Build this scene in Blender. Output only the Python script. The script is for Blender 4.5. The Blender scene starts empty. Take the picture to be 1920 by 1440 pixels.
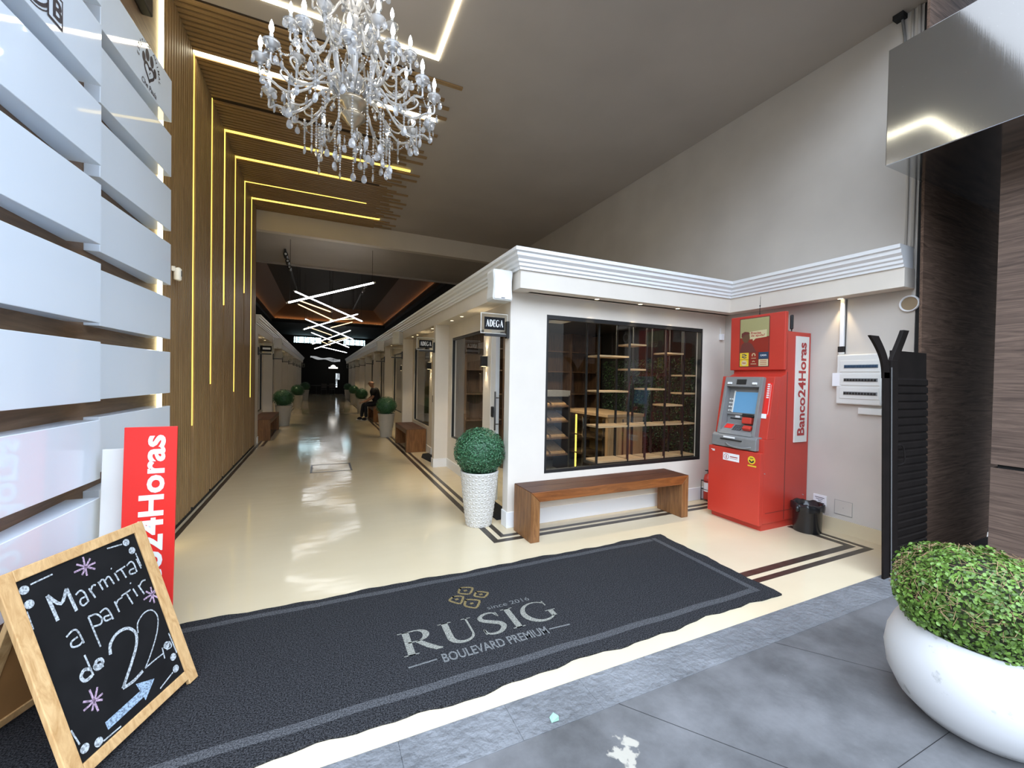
import bpy, bmesh, math, random
import numpy as np
from mathutils import Vector, Matrix
from math import sin, cos, pi, radians, sqrt
random.seed(7)
rng = np.random.default_rng(7)
scn = bpy.context.scene
COL = scn.collection

# ------------------------------------------------------------------ camera
YAW, PITCH, ROLL, FPX = .4322, -.0147, .0178, 774.7
fw = Vector((sin(YAW)*cos(PITCH), cos(YAW)*cos(PITCH), sin(PITCH)))
rt = Vector((cos(YAW), -sin(YAW), 0.0))
up = rt.cross(fw)
r2 = rt*cos(ROLL) + up*sin(ROLL)
u2 = up*cos(ROLL) - rt*sin(ROLL)
cam = bpy.data.cameras.new('camera')
cam.sensor_width = 36.0
cam.lens = FPX/1920*36.0
cam.clip_start = .02
camo = bpy.data.objects.new('camera', cam)
M = Matrix.Identity(4)
for i in range(3):
    M[i][0] = r2[i]; M[i][1] = u2[i]; M[i][2] = -fw[i]
M[0][3], M[1][3], M[2][3] = 0, 0, 1.6
camo.matrix_world = M
COL.objects.link(camo)
scn.camera = camo

# ------------------------------------------------------------------ sky, exposure
scn.view_settings.view_transform = 'Standard'
scn.view_settings.look = 'None'
scn.view_settings.gamma = 1.0
scn.view_settings.use_curve_mapping = False
scn.view_settings.exposure = 0.35
SKY = 3.0
world = bpy.data.worlds.new('overcast_sky')
scn.world = world
world.use_nodes = True
wn = world.node_tree.nodes; wl = world.node_tree.links
wn.clear()
wo = wn.new('ShaderNodeOutputWorld'); wb = wn.new('ShaderNodeBackground')
tc = wn.new('ShaderNodeTexCoord'); sp = wn.new('ShaderNodeSeparateXYZ')
cr = wn.new('ShaderNodeValToRGB')
wl.new(tc.outputs['Generated'], sp.inputs[0]); wl.new(sp.outputs['Z'], cr.inputs[0])
e = cr.color_ramp.elements
e[0].position = 0.0; e[0].color = (.16, .17, .18, 1)
e[1].position = 1.0; e[1].color = (1.36, 1.60, 1.98, 1)
x = e.new(.22); x.color = (.30, .31, .32, 1)
x = e.new(.34); x.color = (1.34, 1.54, 1.86, 1)
wl.new(cr.outputs[0], wb.inputs[0]); wb.inputs[1].default_value = SKY
wl.new(wb.outputs[0], wo.inputs[0])
try:
    scn.cycles.max_bounces = 8; scn.cycles.diffuse_bounces = 5; scn.cycles.glossy_bounces = 4
    scn.cycles.transparent_max_bounces = 12; scn.cycles.transmission_bounces = 5
    scn.cycles.sample_clamp_indirect = 6.0
    scn.cycles.caustics_reflective = False; scn.cycles.caustics_refractive = False
    scn.cycles.use_denoising = True
except Exception:
    pass

# ------------------------------------------------------------------ materials
def _new(name):
    m = bpy.data.materials.new(name); m.use_nodes = True
    nt = m.node_tree
    return m, nt, nt.nodes, nt.links, nt.nodes['Principled BSDF']

def mat(name, col, rough=.5, metal=0.0, spec=.5, var=0.0, vscale=6.0, bump=0.0, bscale=40.0, emit=None, es=1.0, trans=0.0, coat=0.0, detail=4):
    m, nt, n, l, p = _new(name)
    p.inputs['Base Color'].default_value = (*col, 1)
    p.inputs['Roughness'].default_value = rough
    p.inputs['Metallic'].default_value = metal
    p.inputs['Specular IOR Level'].default_value = spec
    p.inputs['Transmission Weight'].default_value = trans
    p.inputs['Coat Weight'].default_value = coat
    if emit:
        p.inputs['Emission Color'].default_value = (*emit, 1)
        p.inputs['Emission Strength'].default_value = es
    if var or bump:
        t = n.new('ShaderNodeTexCoord')
    if var:
        no = n.new('ShaderNodeTexNoise'); no.inputs['Scale'].default_value = vscale; no.inputs['Detail'].default_value = detail
        r = n.new('ShaderNodeValToRGB')
        r.color_ramp.elements[0].position = .3; r.color_ramp.elements[1].position = .7
        r.color_ramp.elements[0].color = (*[c*(1-var) for c in col], 1)
        r.color_ramp.elements[1].color = (*[min(1, c*(1+var)) for c in col], 1)
        l.new(t.outputs['Object'], no.inputs['Vector']); l.new(no.outputs['Fac'], r.inputs[0]); l.new(r.outputs[0], p.inputs['Base Color'])
    if bump:
        nb = n.new('ShaderNodeTexNoise'); nb.inputs['Scale'].default_value = bscale; nb.inputs['Detail'].default_value = 3
        b = n.new('ShaderNodeBump'); b.inputs['Strength'].default_value = bump; b.inputs['Distance'].default_value = .02
        l.new(t.outputs['Object'], nb.inputs['Vector']); l.new(nb.outputs['Fac'], b.inputs['Height']); l.new(b.outputs[0], p.inputs['Normal'])
    return m

def wood(name, dark, light, axis='X', scale=3.0, stretch=14.0, rough=.5, spec=.4, bump=.1, distort=1.5):
    """grain runs along axis"""
    m, nt, n, l, p = _new(name)
    t = n.new('ShaderNodeTexCoord'); mp = n.new('ShaderNodeMapping')
    s = [scale*stretch]*3; s['XYZ'.index(axis)] = scale
    mp.inputs['Scale'].default_value = s
    no = n.new('ShaderNodeTexNoise'); no.inputs['Scale'].default_value = 1; no.inputs['Detail'].default_value = 6
    no.inputs['Roughness'].default_value = .65; no.inputs['Distortion'].default_value = distort
    r = n.new('ShaderNodeValToRGB')
    r.color_ramp.elements[0].position = .32; r.color_ramp.elements[0].color = (*dark, 1)
    r.color_ramp.elements[1].position = .68; r.color_ramp.elements[1].color = (*light, 1)
    l.new(t.outputs['Object'], mp.inputs[0]); l.new(mp.outputs[0], no.inputs['Vector'])
    l.new(no.outputs['Fac'], r.inputs[0]); l.new(r.outputs[0], p.inputs['Base Color'])
    b = n.new('ShaderNodeBump'); b.inputs['Strength'].default_value = bump; b.inputs['Distance'].default_value = .01
    l.new(no.outputs['Fac'], b.inputs['Height']); l.new(b.outputs[0], p.inputs['Normal'])
    p.inputs['Roughness'].default_value = rough; p.inputs['Specular IOR Level'].default_value = spec
    return m

def glow(name, col, s):
    m = bpy.data.materials.new(name); m.use_nodes = True
    n = m.node_tree.nodes; n.clear()
    o = n.new('ShaderNodeOutputMaterial'); em = n.new('ShaderNodeEmission')
    em.inputs[0].default_value = (*col, 1); em.inputs[1].default_value = s
    m.node_tree.links.new(em.outputs[0], o.inputs[0])
    return m

def glassmat(name, tint=(.90, .93, .92), refl=1.0):
    m = bpy.data.materials.new(name); m.use_nodes = True
    n = m.node_tree.nodes; l = m.node_tree.links; n.clear()
    o = n.new('ShaderNodeOutputMaterial'); mx = n.new('ShaderNodeMixShader')
    tr = n.new('ShaderNodeBsdfTransparent'); gl = n.new('ShaderNodeBsdfGlossy')
    lw = n.new('ShaderNodeLayerWeight'); lw.inputs['Blend'].default_value = .5
    pw = n.new('ShaderNodeMath'); pw.operation = 'POWER'; pw.inputs[1].default_value = 5.0
    fr = n.new('ShaderNodeMath'); fr.operation = 'MULTIPLY_ADD'; fr.inputs[1].default_value = .93; fr.inputs[2].default_value = .05
    l.new(lw.outputs['Facing'], pw.inputs[0]); l.new(pw.outputs[0], fr.inputs[0])
    tr.inputs[0].default_value = (*tint, 1); gl.inputs[0].default_value = (refl, refl, refl, 1); gl.inputs['Roughness'].default_value = .01
    l.new(fr.outputs[0], mx.inputs[0]); l.new(tr.outputs[0], mx.inputs[1]); l.new(gl.outputs[0], mx.inputs[2]); l.new(mx.outputs[0], o.inputs[0])
    return m

MT = {}
MT['plaster'] = mat('kiosk_paint', (.73, .675, .59), .55, var=.03, vscale=3)
MT['ceiling'] = mat('taupe_ceiling_paint', (.46, .412, .36), .7, var=.05, vscale=1.2)
MT['wallr'] = mat('beige_wall_paint', (.555, .512, .455), .65, var=.06, vscale=1.6)
MT['beam'] = mat('beam_lit_paint', (.70, .63, .53), .6, var=.03, vscale=2)  # lighter copy of the wall paint, lamp light on the beam put into the colour
MT['white'] = mat('white_moulding', (.82, .83, .83), .4)
MT['floor'] = None
MT['slat'] = wood('slat_oak', (.27, .165, .072), (.38, .245, .115), 'Z', 2, 10, .5, .35, .03, .6)
MT['slatc'] = wood('slat_oak_ceiling', (.27, .165, .072), (.38, .245, .115), 'X', 2, 10, .5, .35, .03, .6)
MT['slatback'] = mat('slat_backing', (.03, .018, .010), .8)
MT['lamin'] = wood('brown_laminate', (.13, .075, .04), (.24, .15, .085), 'Y', 1.6, 12, .45, .4, .05)
MT['walnut'] = wood('dark_walnut_cladding', (.060, .038, .027), (.185, .120, .085), 'X', 1.3, 16, .75, .12, .12, 2.5)
MT['walnuty'] = wood('walnut_cladding', (.065, .042, .032), (.20, .135, .10), 'Y', 1.3, 16, .5, .4, .12, 2.5)
MT['black'] = mat('black_metal', (.012, .012, .012), .4)
MT['blackm'] = mat('matt_black', (.01, .01, .01), .8)
MT['rolldoor'] = mat('dark_brown_metal', (.009, .0065, .0055), .6, spec=.2, var=.3, vscale=8)
MT['steel'] = None
MT['led_w'] = glow('led_warm', (1.0, .70, .12), 1.9)
MT['led_ww'] = glow('led_neutral', (1.0, .90, .62), 2.6)
MT['led_sq'] = glow('led_bright', (1.0, .92, .68), 8.0)
MT['led_wall'] = glow('led_wall_wash', (1.0, .84, .46), 7.0)
MT['led_c'] = glow('led_cool', (.95, .97, 1.0), 10.0)
MT['led_o'] = glow('led_amber', (1.0, .66, .30), 3.0)
MT['bulb'] = glow('candle_bulb', (.86, .92, 1.0), 16.0)
MT['down'] = glow('downlight_lens', (1.0, .80, .45), 6.0)
MT['glass'] = glassmat('window_glass')
MT['acrylic'] = glassmat('clear_acrylic', (.93, .94, .93))
MT['crystal'] = mat('crystal', (.97, .96, .94), .05, spec=1.0, trans=.62)
MT['silver'] = mat('chandelier_silver', (.75, .73, .69), .22, .75)
MT['bronze'] = mat('champagne_metal', (.55, .46, .33), .3, .9)
MT['panelw'] = mat('white_gloss_panel', (.79, .88, .97), .035, spec=.5, bump=.035, bscale=2.2)
MT['ink'] = mat('dark_ink', (.02, .015, .03), .5)
MT['red'] = mat('red_enamel', (.50, .042, .026), .32, spec=.5, var=.03, vscale=3)
MT['redd'] = mat('red_print', (.36, .03, .028), .5)
MT['redsign'] = mat('red_sign_face', (.75, .025, .018), .35)
MT['offw'] = mat('off_white_plastic', (.68, .675, .63), .4)
MT['grey'] = mat('grey_plastic', (.20, .20, .195), .42, var=.04, vscale=20)
MT['greyd'] = mat('dark_grey_plastic', (.07, .07, .072), .45)
MT['screen'] = mat('blue_screen', (.05, .14, .25), .15, emit=(.10, .26, .44), es=.55)
MT['bench'] = wood('reddish_bench_wood', (.11, .033, .008), (.28, .095, .024), 'X', 1.4, 11, .33, .5, .08, 2.0)
MT['benchy'] = wood('reddish_bench_wood_long', (.07, .026, .011), (.20, .08, .034), 'Y', 1.4, 11, .33, .5, .08, 2.0)
MT['benchtop'] = wood('dark_varnished_bench_top', (.030, .010, .006), (.105, .036, .016), 'X', 1.4, 11, .5, .35, .08, 2.0)
MT['benchtopy'] = wood('dark_varnished_bench_top_long', (.030, .010, .006), (.105, .036, .016), 'Y', 1.4, 11, .5, .35, .08, 2.0)
MT['benchz'] = wood('bench_leg_wood', (.12, .047, .014), (.30, .14, .048), 'Z', 1.6, 10, .4, .45, .08, 2.0)
MT['oak'] = wood('light_oak', (.30, .17, .075), (.46, .29, .14), 'Z', 2, 10, .5, .35, .05)
MT['oakx'] = wood('shelf_oak', (.36, .22, .11), (.52, .35, .19), 'X', 2, 10, .5, .35, .05)
MT['pine'] = wood('pine_frame', (.46, .26, .10), (.70, .46, .22), 'Z', 2.5, 9, .5, .35, .05)
MT['hard'] = mat('hardboard', (.36, .18, .06), .6, var=.12, vscale=5)
MT['board'] = mat('blackboard', (.009, .009, .0095), .7, spec=.15, var=.2, vscale=9)
MT['dwood'] = wood('dark_cabinet_wood', (.05, .026, .013), (.13, .07, .035), 'Z', 2, 10, .5, .35, .05)
MT['pot'] = mat('pale_pot', (.54, .52, .47), .5, var=.03, vscale=10)
MT['bowl'] = mat('white_concrete_bowl', (.80, .80, .79), .45, var=.05, vscale=5, bump=.05, bscale=25)
MT['leafd'] = mat('boxwood_leaf', (.050, .150, .070), .38, var=.8, vscale=70)
MT['leafg'] = mat('fresh_leaf', (.115, .21, .032), .45, var=.65, vscale=22)
MT['soil'] = mat('soil', (.02, .018, .012), .9)
MT['skin'] = mat('skin', (.46, .25, .17), .5)
MT['cloth'] = mat('dark_polo', (.012, .012, .016), .8)
MT['jean'] = mat('dark_trousers', (.014, .016, .026), .8)
MT['hair'] = mat('grey_hair', (.45, .43, .40), .7)
MT['bag'] = mat('black_bin_plastic', (.012, .012, .013), .25)
MT['breaker'] = mat('breaker_blue', (.06, .10, .14), .4)
MT['paper'] = mat('paper', (.80, .80, .80), .6)
MT['yellow'] = mat('yellow_print', (.72, .52, .03), .45)
MT['navy'] = mat('navy_print', (.02, .05, .10), .4)
MT['khaki'] = mat('poster_khaki', (.36, .33, .15), .35)
MT['cream'] = mat('poster_cream', (.60, .52, .30), .4)
MT['posterred'] = mat('poster_red', (.26, .022, .012), .35)
MT['postskin'] = mat('poster_brown', (.12, .06, .03), .4)
MT['posterd'] = mat('poster_maroon', (.13, .03, .025), .4)
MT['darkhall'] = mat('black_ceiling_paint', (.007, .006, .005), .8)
MT['cove'] = mat('brown_cove_paint', (.13, .062, .026), .7)
MT['chrome'] = mat('chrome', (.7, .7, .7), .15, 1.0)
MT['winlight'] = glow('daylit_pane', (.62, .90, 1.0), 9)
MT['greenwall'] = mat('hedge_leaf', (.035, .075, .025), .5, var=.6, vscale=40)

def build_special():
    # polished beige resin floor
    m, nt, n, l, p = _new('polished_resin_floor')
    t = n.new('ShaderNodeTexCoord')
    no = n.new('ShaderNodeTexNoise'); no.inputs['Scale'].default_value = .9; no.inputs['Detail'].default_value = 6
    r = n.new('ShaderNodeValToRGB')
    r.color_ramp.elements[0].position = .3; r.color_ramp.elements[0].color = (.61, .515, .345, 1)
    r.color_ramp.elements[1].position = .75; r.color_ramp.elements[1].color = (.67, .575, .40, 1)
    l.new(t.outputs['Object'], no.inputs['Vector']); l.new(no.outputs['Fac'], r.inputs[0]); l.new(r.outputs[0], p.inputs['Base Color'])
    mp = n.new('ShaderNodeMapping'); mp.inputs['Scale'].default_value = (1.0, 2.6, 1)
    nb = n.new('ShaderNodeTexNoise'); nb.inputs['Scale'].default_value = 2.2; nb.inputs['Detail'].default_value = 1.5
    b = n.new('ShaderNodeBump'); b.inputs['Strength'].default_value = .10; b.inputs['Distance'].default_value = .02
    l.new(t.outputs['Object'], mp.inputs[0]); l.new(mp.outputs[0], nb.inputs['Vector']); l.new(nb.outputs['Fac'], b.inputs['Height']); l.new(b.outputs[0], p.inputs['Normal'])
    n2 = n.new('ShaderNodeTexNoise'); n2.inputs['Scale'].default_value = 3.0
    r2_ = n.new('ShaderNodeMapRange'); r2_.inputs[3].default_value = .06; r2_.inputs[4].default_value = .12
    l.new(t.outputs['Object'], n2.inputs['Vector']); l.new(n2.outputs['Fac'], r2_.inputs[0]); l.new(r2_.outputs[0], p.inputs['Roughness'])
    MT['floor'] = m
    # brushed steel with scratches
    m, nt, n, l, p = _new('brushed_steel')
    p.inputs['Metallic'].default_value = 1.0; p.inputs['Base Color'].default_value = (.62, .64, .66, 1)
    t = n.new('ShaderNodeTexCoord'); mp = n.new('ShaderNodeMapping'); mp.inputs['Scale'].default_value = (90, 90, 1.2)
    nb = n.new('ShaderNodeTexNoise'); nb.inputs['Scale'].default_value = 2; nb.inputs['Detail'].default_value = 4
    r_ = n.new('ShaderNodeMapRange'); r_.inputs[3].default_value = .07; r_.inputs[4].default_value = .12
    l.new(t.outputs['Object'], mp.inputs[0]); l.new(mp.outputs[0], nb.inputs['Vector']); l.new(nb.outputs['Fac'], r_.inputs[0]); l.new(r_.outputs[0], p.inputs['Roughness'])
    b = n.new('ShaderNodeBump'); b.inputs['Strength'].default_value = .012; b.inputs['Distance'].default_value = .004
    l.new(nb.outputs['Fac'], b.inputs['Height']); l.new(b.outputs[0], p.inputs['Normal'])
    # dirt specks
    vo = n.new('ShaderNodeTexNoise'); vo.inputs['Scale'].default_value = 70; vo.inputs['Detail'].default_value = 2
    l.new(t.outputs['Object'], vo.inputs['Vector'])
    rr = n.new('ShaderNodeValToRGB'); rr.color_ramp.elements[0].position = .72; rr.color_ramp.elements[1].position = .80
    rr.color_ramp.elements[0].color = (.60, .62, .64, 1); rr.color_ramp.elements[1].color = (.85, .86, .87, 1)
    l.new(vo.outputs['Fac'], rr.inputs[0]); l.new(rr.outputs[0], p.inputs['Base Color'])
    MT['steel'] = m
    # sidewalk slate: grey, wear and a few peeled pale patches
    def slate(name, c0, c1, bump, bs, peel):
        m, nt, n, l, p = _new(name)
        t = n.new('ShaderNodeTexCoord')
        no = n.new('ShaderNodeTexNoise'); no.inputs['Scale'].default_value = 2.3; no.inputs['Detail'].default_value = 9; no.inputs['Roughness'].default_value = .65
        r = n.new('ShaderNodeValToRGB')
        r.color_ramp.elements[0].position = .32; r.color_ramp.elements[0].color = (*c0, 1)
        r.color_ramp.elements[1].position = .70; r.color_ramp.elements[1].color = (*c1, 1)
        l.new(t.outputs['Object'], no.inputs['Vector']); l.new(no.outputs['Fac'], r.inputs[0])
        out = r.outputs[0]
        n3 = n.new('ShaderNodeTexNoise'); n3.inputs['Scale'].default_value = 9; n3.inputs['Detail'].default_value = 8; n3.inputs['Roughness'].default_value = .7
        l.new(t.outputs['Object'], n3.inputs['Vector'])
        r3 = n.new('ShaderNodeMapRange'); r3.inputs[1].default_value = .66; r3.inputs[2].default_value = .74
        l.new(n3.outputs['Fac'], r3.inputs[0])
        mx = n.new('ShaderNodeMix'); mx.data_type = 'RGBA'
        mx.inputs[7].default_value = (.22, .225, .23, 1)
        l.new(r3.outputs[0], mx.inputs[0]); l.new(out, mx.inputs[6]); out = mx.outputs[2]
        if peel:
            # worn-off pale patch on one slab
            vs = n.new('ShaderNodeVectorMath'); vs.operation = 'DISTANCE'; vs.inputs[1].default_value = (1.21, 1.37, 0)
            l.new(t.outputs['Object'], vs.inputs[0])
            ns = n.new('ShaderNodeTexNoise'); ns.inputs['Scale'].default_value = 14; ns.inputs['Detail'].default_value = 6
            l.new(t.outputs['Object'], ns.inputs['Vector'])
            ma = n.new('ShaderNodeMath'); ma.operation = 'MULTIPLY_ADD'; ma.inputs[1].default_value = .30; 
            l.new(ns.outputs['Fac'], ma.inputs[0]); l.new(vs.outputs['Value'], ma.inputs[2])
            r4 = n.new('ShaderNodeMapRange'); r4.inputs[1].default_value = .205; r4.inputs[2].default_value = .19
            l.new(ma.outputs[0], r4.inputs[0])
            m2 = n.new('ShaderNodeMix'); m2.data_type = 'RGBA'; m2.inputs[7].default_value = (.36, .335, .28, 1)
            l.new(r4.outputs[0], m2.inputs[0]); l.new(out, m2.inputs[6]); out = m2.outputs[2]
        l.new(out, p.inputs['Base Color'])
        nb = n.new('ShaderNodeTexNoise'); nb.inputs['Scale'].default_value = bs; nb.inputs['Detail'].default_value = 8
        b = n.new('ShaderNodeBump'); b.inputs['Strength'].default_value = bump; b.inputs['Distance'].default_value = .02
        l.new(t.outputs['Object'], nb.inputs['Vector']); l.new(nb.outputs['Fac'], b.inputs['Height']); l.new(b.outputs[0], p.inputs['Normal'])
        p.inputs['Roughness'].default_value = .6
        return m
    MT['slate'] = slate('grey_slate_paving', (.066, .066, .067), (.165, .165, .167), .25, 9, True)
    MT['rough'] = slate('rough_slate_strip', (.098, .103, .108), (.205, .213, .222), .9, 26, False)
    # loop-pile rug: fine dark grains
    def rug(name, c0, c1):
        m, nt, n, l, p = _new(name)
        t = n.new('ShaderNodeTexCoord')
        no = n.new('ShaderNodeTexNoise'); no.inputs['Scale'].default_value = 150; no.inputs['Detail'].default_value = 2
        r = n.new('ShaderNodeValToRGB')
        r.color_ramp.elements[0].position = .38; r.color_ramp.elements[0].color = (*c0, 1)
        r.color_ramp.elements[1].position = .66; r.color_ramp.elements[1].color = (*c1, 1)
        l.new(t.outputs['Object'], no.inputs['Vector']); l.new(no.outputs['Fac'], r.inputs[0]); l.new(r.outputs[0], p.inputs['Base Color'])
        b = n.new('ShaderNodeBump'); b.inputs['Strength'].default_value = .9; b.inputs['Distance'].default_value = .01
        l.new(no.outputs['Fac'], b.inputs['Height']); l.new(b.outputs[0], p.inputs['Normal'])
        p.inputs['Roughness'].default_value = .95; p.inputs['Specular IOR Level'].default_value = .1
        return m
    MT['rug'] = rug('charcoal_loop_rug', (.008, .008, .009), (.058, .059, .063))
    MT['rugband'] = rug('grey_rug_band', (.040, .041, .044), (.115, .117, .122))
    MT['ruglet'] = rug('pale_rug_lettering', (.15, .15, .13), (.36, .36, .31))
    MT['rugsmall'] = rug('mid_grey_rug_lettering', (.10, .105, .105), (.24, .245, .24))
    MT['ruggold'] = rug('gold_rug_motif', (.13, .095, .04), (.30, .235, .11))
    m, nt, n, l, p = _new('worn_white_bowl')
    t = n.new('ShaderNodeTexCoord')
    no = n.new('ShaderNodeTexNoise'); no.inputs['Scale'].default_value = 7; no.inputs['Detail'].default_value = 7; no.inputs['Roughness'].default_value = .6
    r = n.new('ShaderNodeValToRGB')
    r.color_ramp.elements[0].position = .33; r.color_ramp.elements[0].color = (.40, .40, .385, 1)
    r.color_ramp.elements[1].position = .39; r.color_ramp.elements[1].color = (.63, .63, .625, 1)
    l.new(t.outputs['Object'], no.inputs['Vector']); l.new(no.outputs['Fac'], r.inputs[0]); l.new(r.outputs[0], p.inputs['Base Color'])
    b = n.new('ShaderNodeBump'); b.inputs['Strength'].default_value = .25; b.inputs['Distance'].default_value = .004
    l.new(r.outputs[0], b.inputs['Height']); l.new(b.outputs[0], p.inputs['Normal'])
    p.inputs['Roughness'].default_value = .5
    MT['bowl'] = m
    # chalk: broken white
    def chalk(name, c):
        m, nt, n, l, p = _new(name)
        t = n.new('ShaderNodeTexCoord')
        no = n.new('ShaderNodeTexNoise'); no.inputs['Scale'].default_value = 130; no.inputs['Detail'].default_value = 3
        r = n.new('ShaderNodeValToRGB')
        r.color_ramp.elements[0].position = .36; r.color_ramp.elements[0].color = (*[k*.35 for k in c], 1)
        r.color_ramp.elements[1].position = .58; r.color_ramp.elements[1].color = (*c, 1)
        l.new(t.outputs['Object'], no.inputs['Vector']); l.new(no.outputs['Fac'], r.inputs[0]); l.new(r.outputs[0], p.inputs['Base Color'])
        p.inputs['Roughness'].default_value = .9
        return m
    MT['chalk'] = chalk('white_chalk', (.50, .54, .56))
    MT['chalkp'] = chalk('pink_chalk', (.48, .34, .46))
    MT['chalkb'] = chalk('blue_chalk', (.34, .46, .60))
build_special()

# ------------------------------------------------------------------ mesh helpers
class MB:
    def __init__(s): s.v = []; s.f = []
    def add(s, vs, fs):
        k = len(s.v); s.v += [tuple(v) for v in vs]; s.f += [tuple(i+k for i in f) for f in fs]; return s
    def box(s, x0, x1, y0, y1, z0, z1):
        vs = [(x, y, z) for z in (z0, z1) for y in (y0, y1) for x in (x0, x1)]
        return s.add(vs, [(0, 2, 3, 1), (4, 5, 7, 6), (0, 1, 5, 4), (2, 6, 7, 3), (0, 4, 6, 2), (1, 3, 7, 5)])
    def prism(s, poly, axis, a, b):
        """poly: 2D points; axis 'x' -> (y,z), 'y' -> (x,z), 'z' -> (x,y)"""
        def P(p, t):
            return {'x': (t, p[0], p[1]), 'y': (p[0], t, p[1]), 'z': (p[0], p[1], t)}[axis]
        n = len(poly); vs = [P(p, a) for p in poly] + [P(p, b) for p in poly]
        fs = [tuple(range(n)), tuple(range(2*n-1, n-1, -1))] + [(i, (i+1) % n, (i+1) % n+n, i+n) for i in range(n)]
        return s.add(vs, fs)
    def tube(s, pts, r, n=8, caps=True):
        pts = [Vector(p) for p in pts]; R = r if isinstance(r, (list, tuple)) else [r]*len(pts)
        vs = []; prev = None
        for i, p in enumerate(pts):
            d = (pts[min(i+1, len(pts)-1)] - pts[max(i-1, 0)])
            d = d.normalized() if d.length > 1e-9 else Vector((0, 0, 1))
            if prev is None:
                a = d.orthogonal().normalized()
            else:
                a = (prev - d*prev.dot(d)); a = a.normalized() if a.length > 1e-6 else d.orthogonal().normalized()
            prev = a; b = d.cross(a)
            for k in range(n):
                t = 2*pi*k/n; vs.append(p + (a*cos(t) + b*sin(t))*R[i])
        fs = [(i*n+k, i*n+(k+1) % n, (i+1)*n+(k+1) % n, (i+1)*n+k) for i in range(len(pts)-1) for k in range(n)]
        if caps: fs += [tuple(range(n-1, -1, -1)), tuple(range((len(pts)-1)*n, len(pts)*n))]
        return s.add(vs, fs)
    def lathe(s, prof, c=(0, 0, 0), n=24, close=True):
        vs = []
        for (r, z) in prof:
            for k in range(n):
                t = 2*pi*k/n; vs.append((c[0]+r*cos(t), c[1]+r*sin(t), c[2]+z))
        m = len(prof)
        fs = [(i*n+k, i*n+(k+1) % n, (i+1)*n+(k+1) % n, (i+1)*n+k) for i in range(m-1) for k in range(n)]
        if close: fs += [tuple(range(n-1, -1, -1)), tuple(range((m-1)*n, m*n))]
        return s.add(vs, fs)
    def ball(s, c, r, n=10, m=6, sz=1.0):
        return s.lathe([(max(1e-4, r*sin(pi*i/m)), -r*sz*cos(pi*i/m)) for i in range(m+1)], c, n)
    def quad(s, a, b, c, d): return s.add([a, b, c, d], [(0, 1, 2, 3)])
    def build(s, name, m, parent=None, smooth=False, bevel=0.0, local=False):
        me = bpy.data.meshes.new(name)
        vs = s.v
        if parent is not None and not local:
            L = parent.location
            p = parent.parent
            off = Vector(L)
            while p is not None:
                off = off + p.location; p = p.parent
            vs = [(v[0]-off[0], v[1]-off[1], v[2]-off[2]) for v in vs]
        me.from_pydata(vs, [], s.f)
        me.update()
        bm = bmesh.new(); bm.from_mesh(me); bmesh.ops.recalc_face_normals(bm, faces=bm.faces)
        bm.to_mesh(me); bm.free()
        if smooth:
            for p in me.polygons: p.use_smooth = True
        me.materials.append(MT[m] if isinstance(m, str) else m)
        o = bpy.data.objects.new(name, me); COL.objects.link(o)
        if parent is not None: o.parent = parent
        if bevel:
            b = o.modifiers.new('edge', 'BEVEL'); b.width = bevel; b.segments = 2; b.limit_method = 'ANGLE'
        return o

def box(*a): return MB().box(*a)

def thing(name, label, cat, loc=(0, 0, 0), group=None):
    o = bpy.data.objects.new(name, None); COL.objects.link(o); o.location = loc
    o.empty_display_size = .1
    o['label'] = label; o['category'] = cat
    if group: o['group'] = group
    return o

def tag(o, label, cat, group=None):
    o['label'] = label; o['category'] = cat
    if group: o['group'] = group
    return o

def struct(o, label=None):
    o['kind'] = 'structure'
    if label: o['label'] = label
    return o

def dup(o, parent=None, label=None):
    c = o.copy(); COL.objects.link(c)
    if parent is not None: c.parent = parent
    if label: c['label'] = label
    for ch in [x for x in bpy.data.objects if x.parent == o]: dup(ch, c)
    return c

def children(o): return [x for x in bpy.data.objects if x.parent == o]

class Frame:
    """plane frame: origin, unit axes"""
    def __init__(s, O, U, V):
        s.O = Vector(O); s.U = Vector(U).normalized(); s.V = Vector(V).normalized(); s.N = s.U.cross(s.V).normalized()
    def p(s, u, v, w=0.0): return s.O + s.U*u + s.V*v + s.N*w

def ribbon(mb, fr, pts, widths, w=.0015):
    n = len(pts); W = widths if isinstance(widths, (list, tuple)) else [widths]*n
    L = []; R = []
    for i in range(n):
        a = Vector(pts[max(i-1, 0)]); b = Vector(pts[min(i+1, n-1)]); d = (b-a)
        d = d.normalized() if d.length > 1e-9 else Vector((1, 0))
        q = Vector((-d.y, d.x))*W[i]*.5; p = Vector(pts[i])
        L.append(p+q); R.append(p-q)
    vs = [fr.p(p.x, p.y, w) for p in L] + [fr.p(p.x, p.y, w) for p in R]
    mb.add(vs, [(i, i+1, n+i+1, n+i) for i in range(n-1)])

def smoothpts(pts, k=4):
    """catmull-rom"""
    if len(pts) < 3: return pts
    P = [pts[0]] + list(pts) + [pts[-1]]; out = []
    for i in range(1, len(P)-2):
        for j in range(k):
            t = j/k; a, b, c, d = [np.array(P[i+q]) for q in (-1, 0, 1, 2)]
            out.append(tuple(.5*((2*b) + (-a+c)*t + (2*a-5*b+4*c-d)*t*t + (-a+3*b-3*c+d)*t**3)))
    out.append(tuple(pts[-1]))
    return out

def disc(mb, fr, c, r, w=.0015, n=16, ry=None):
    ry = ry or r
    vs = [fr.p(c[0]+r*cos(2*pi*k/n), c[1]+ry*sin(2*pi*k/n), w) for k in range(n)]
    mb.add(vs, [tuple(range(n))])

def rect(mb, fr, u0, u1, v0, v1, w=.0015):
    mb.add([fr.p(u0, v0, w), fr.p(u1, v0, w), fr.p(u1, v1, w), fr.p(u0, v1, w)], [(0, 1, 2, 3)])

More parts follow.
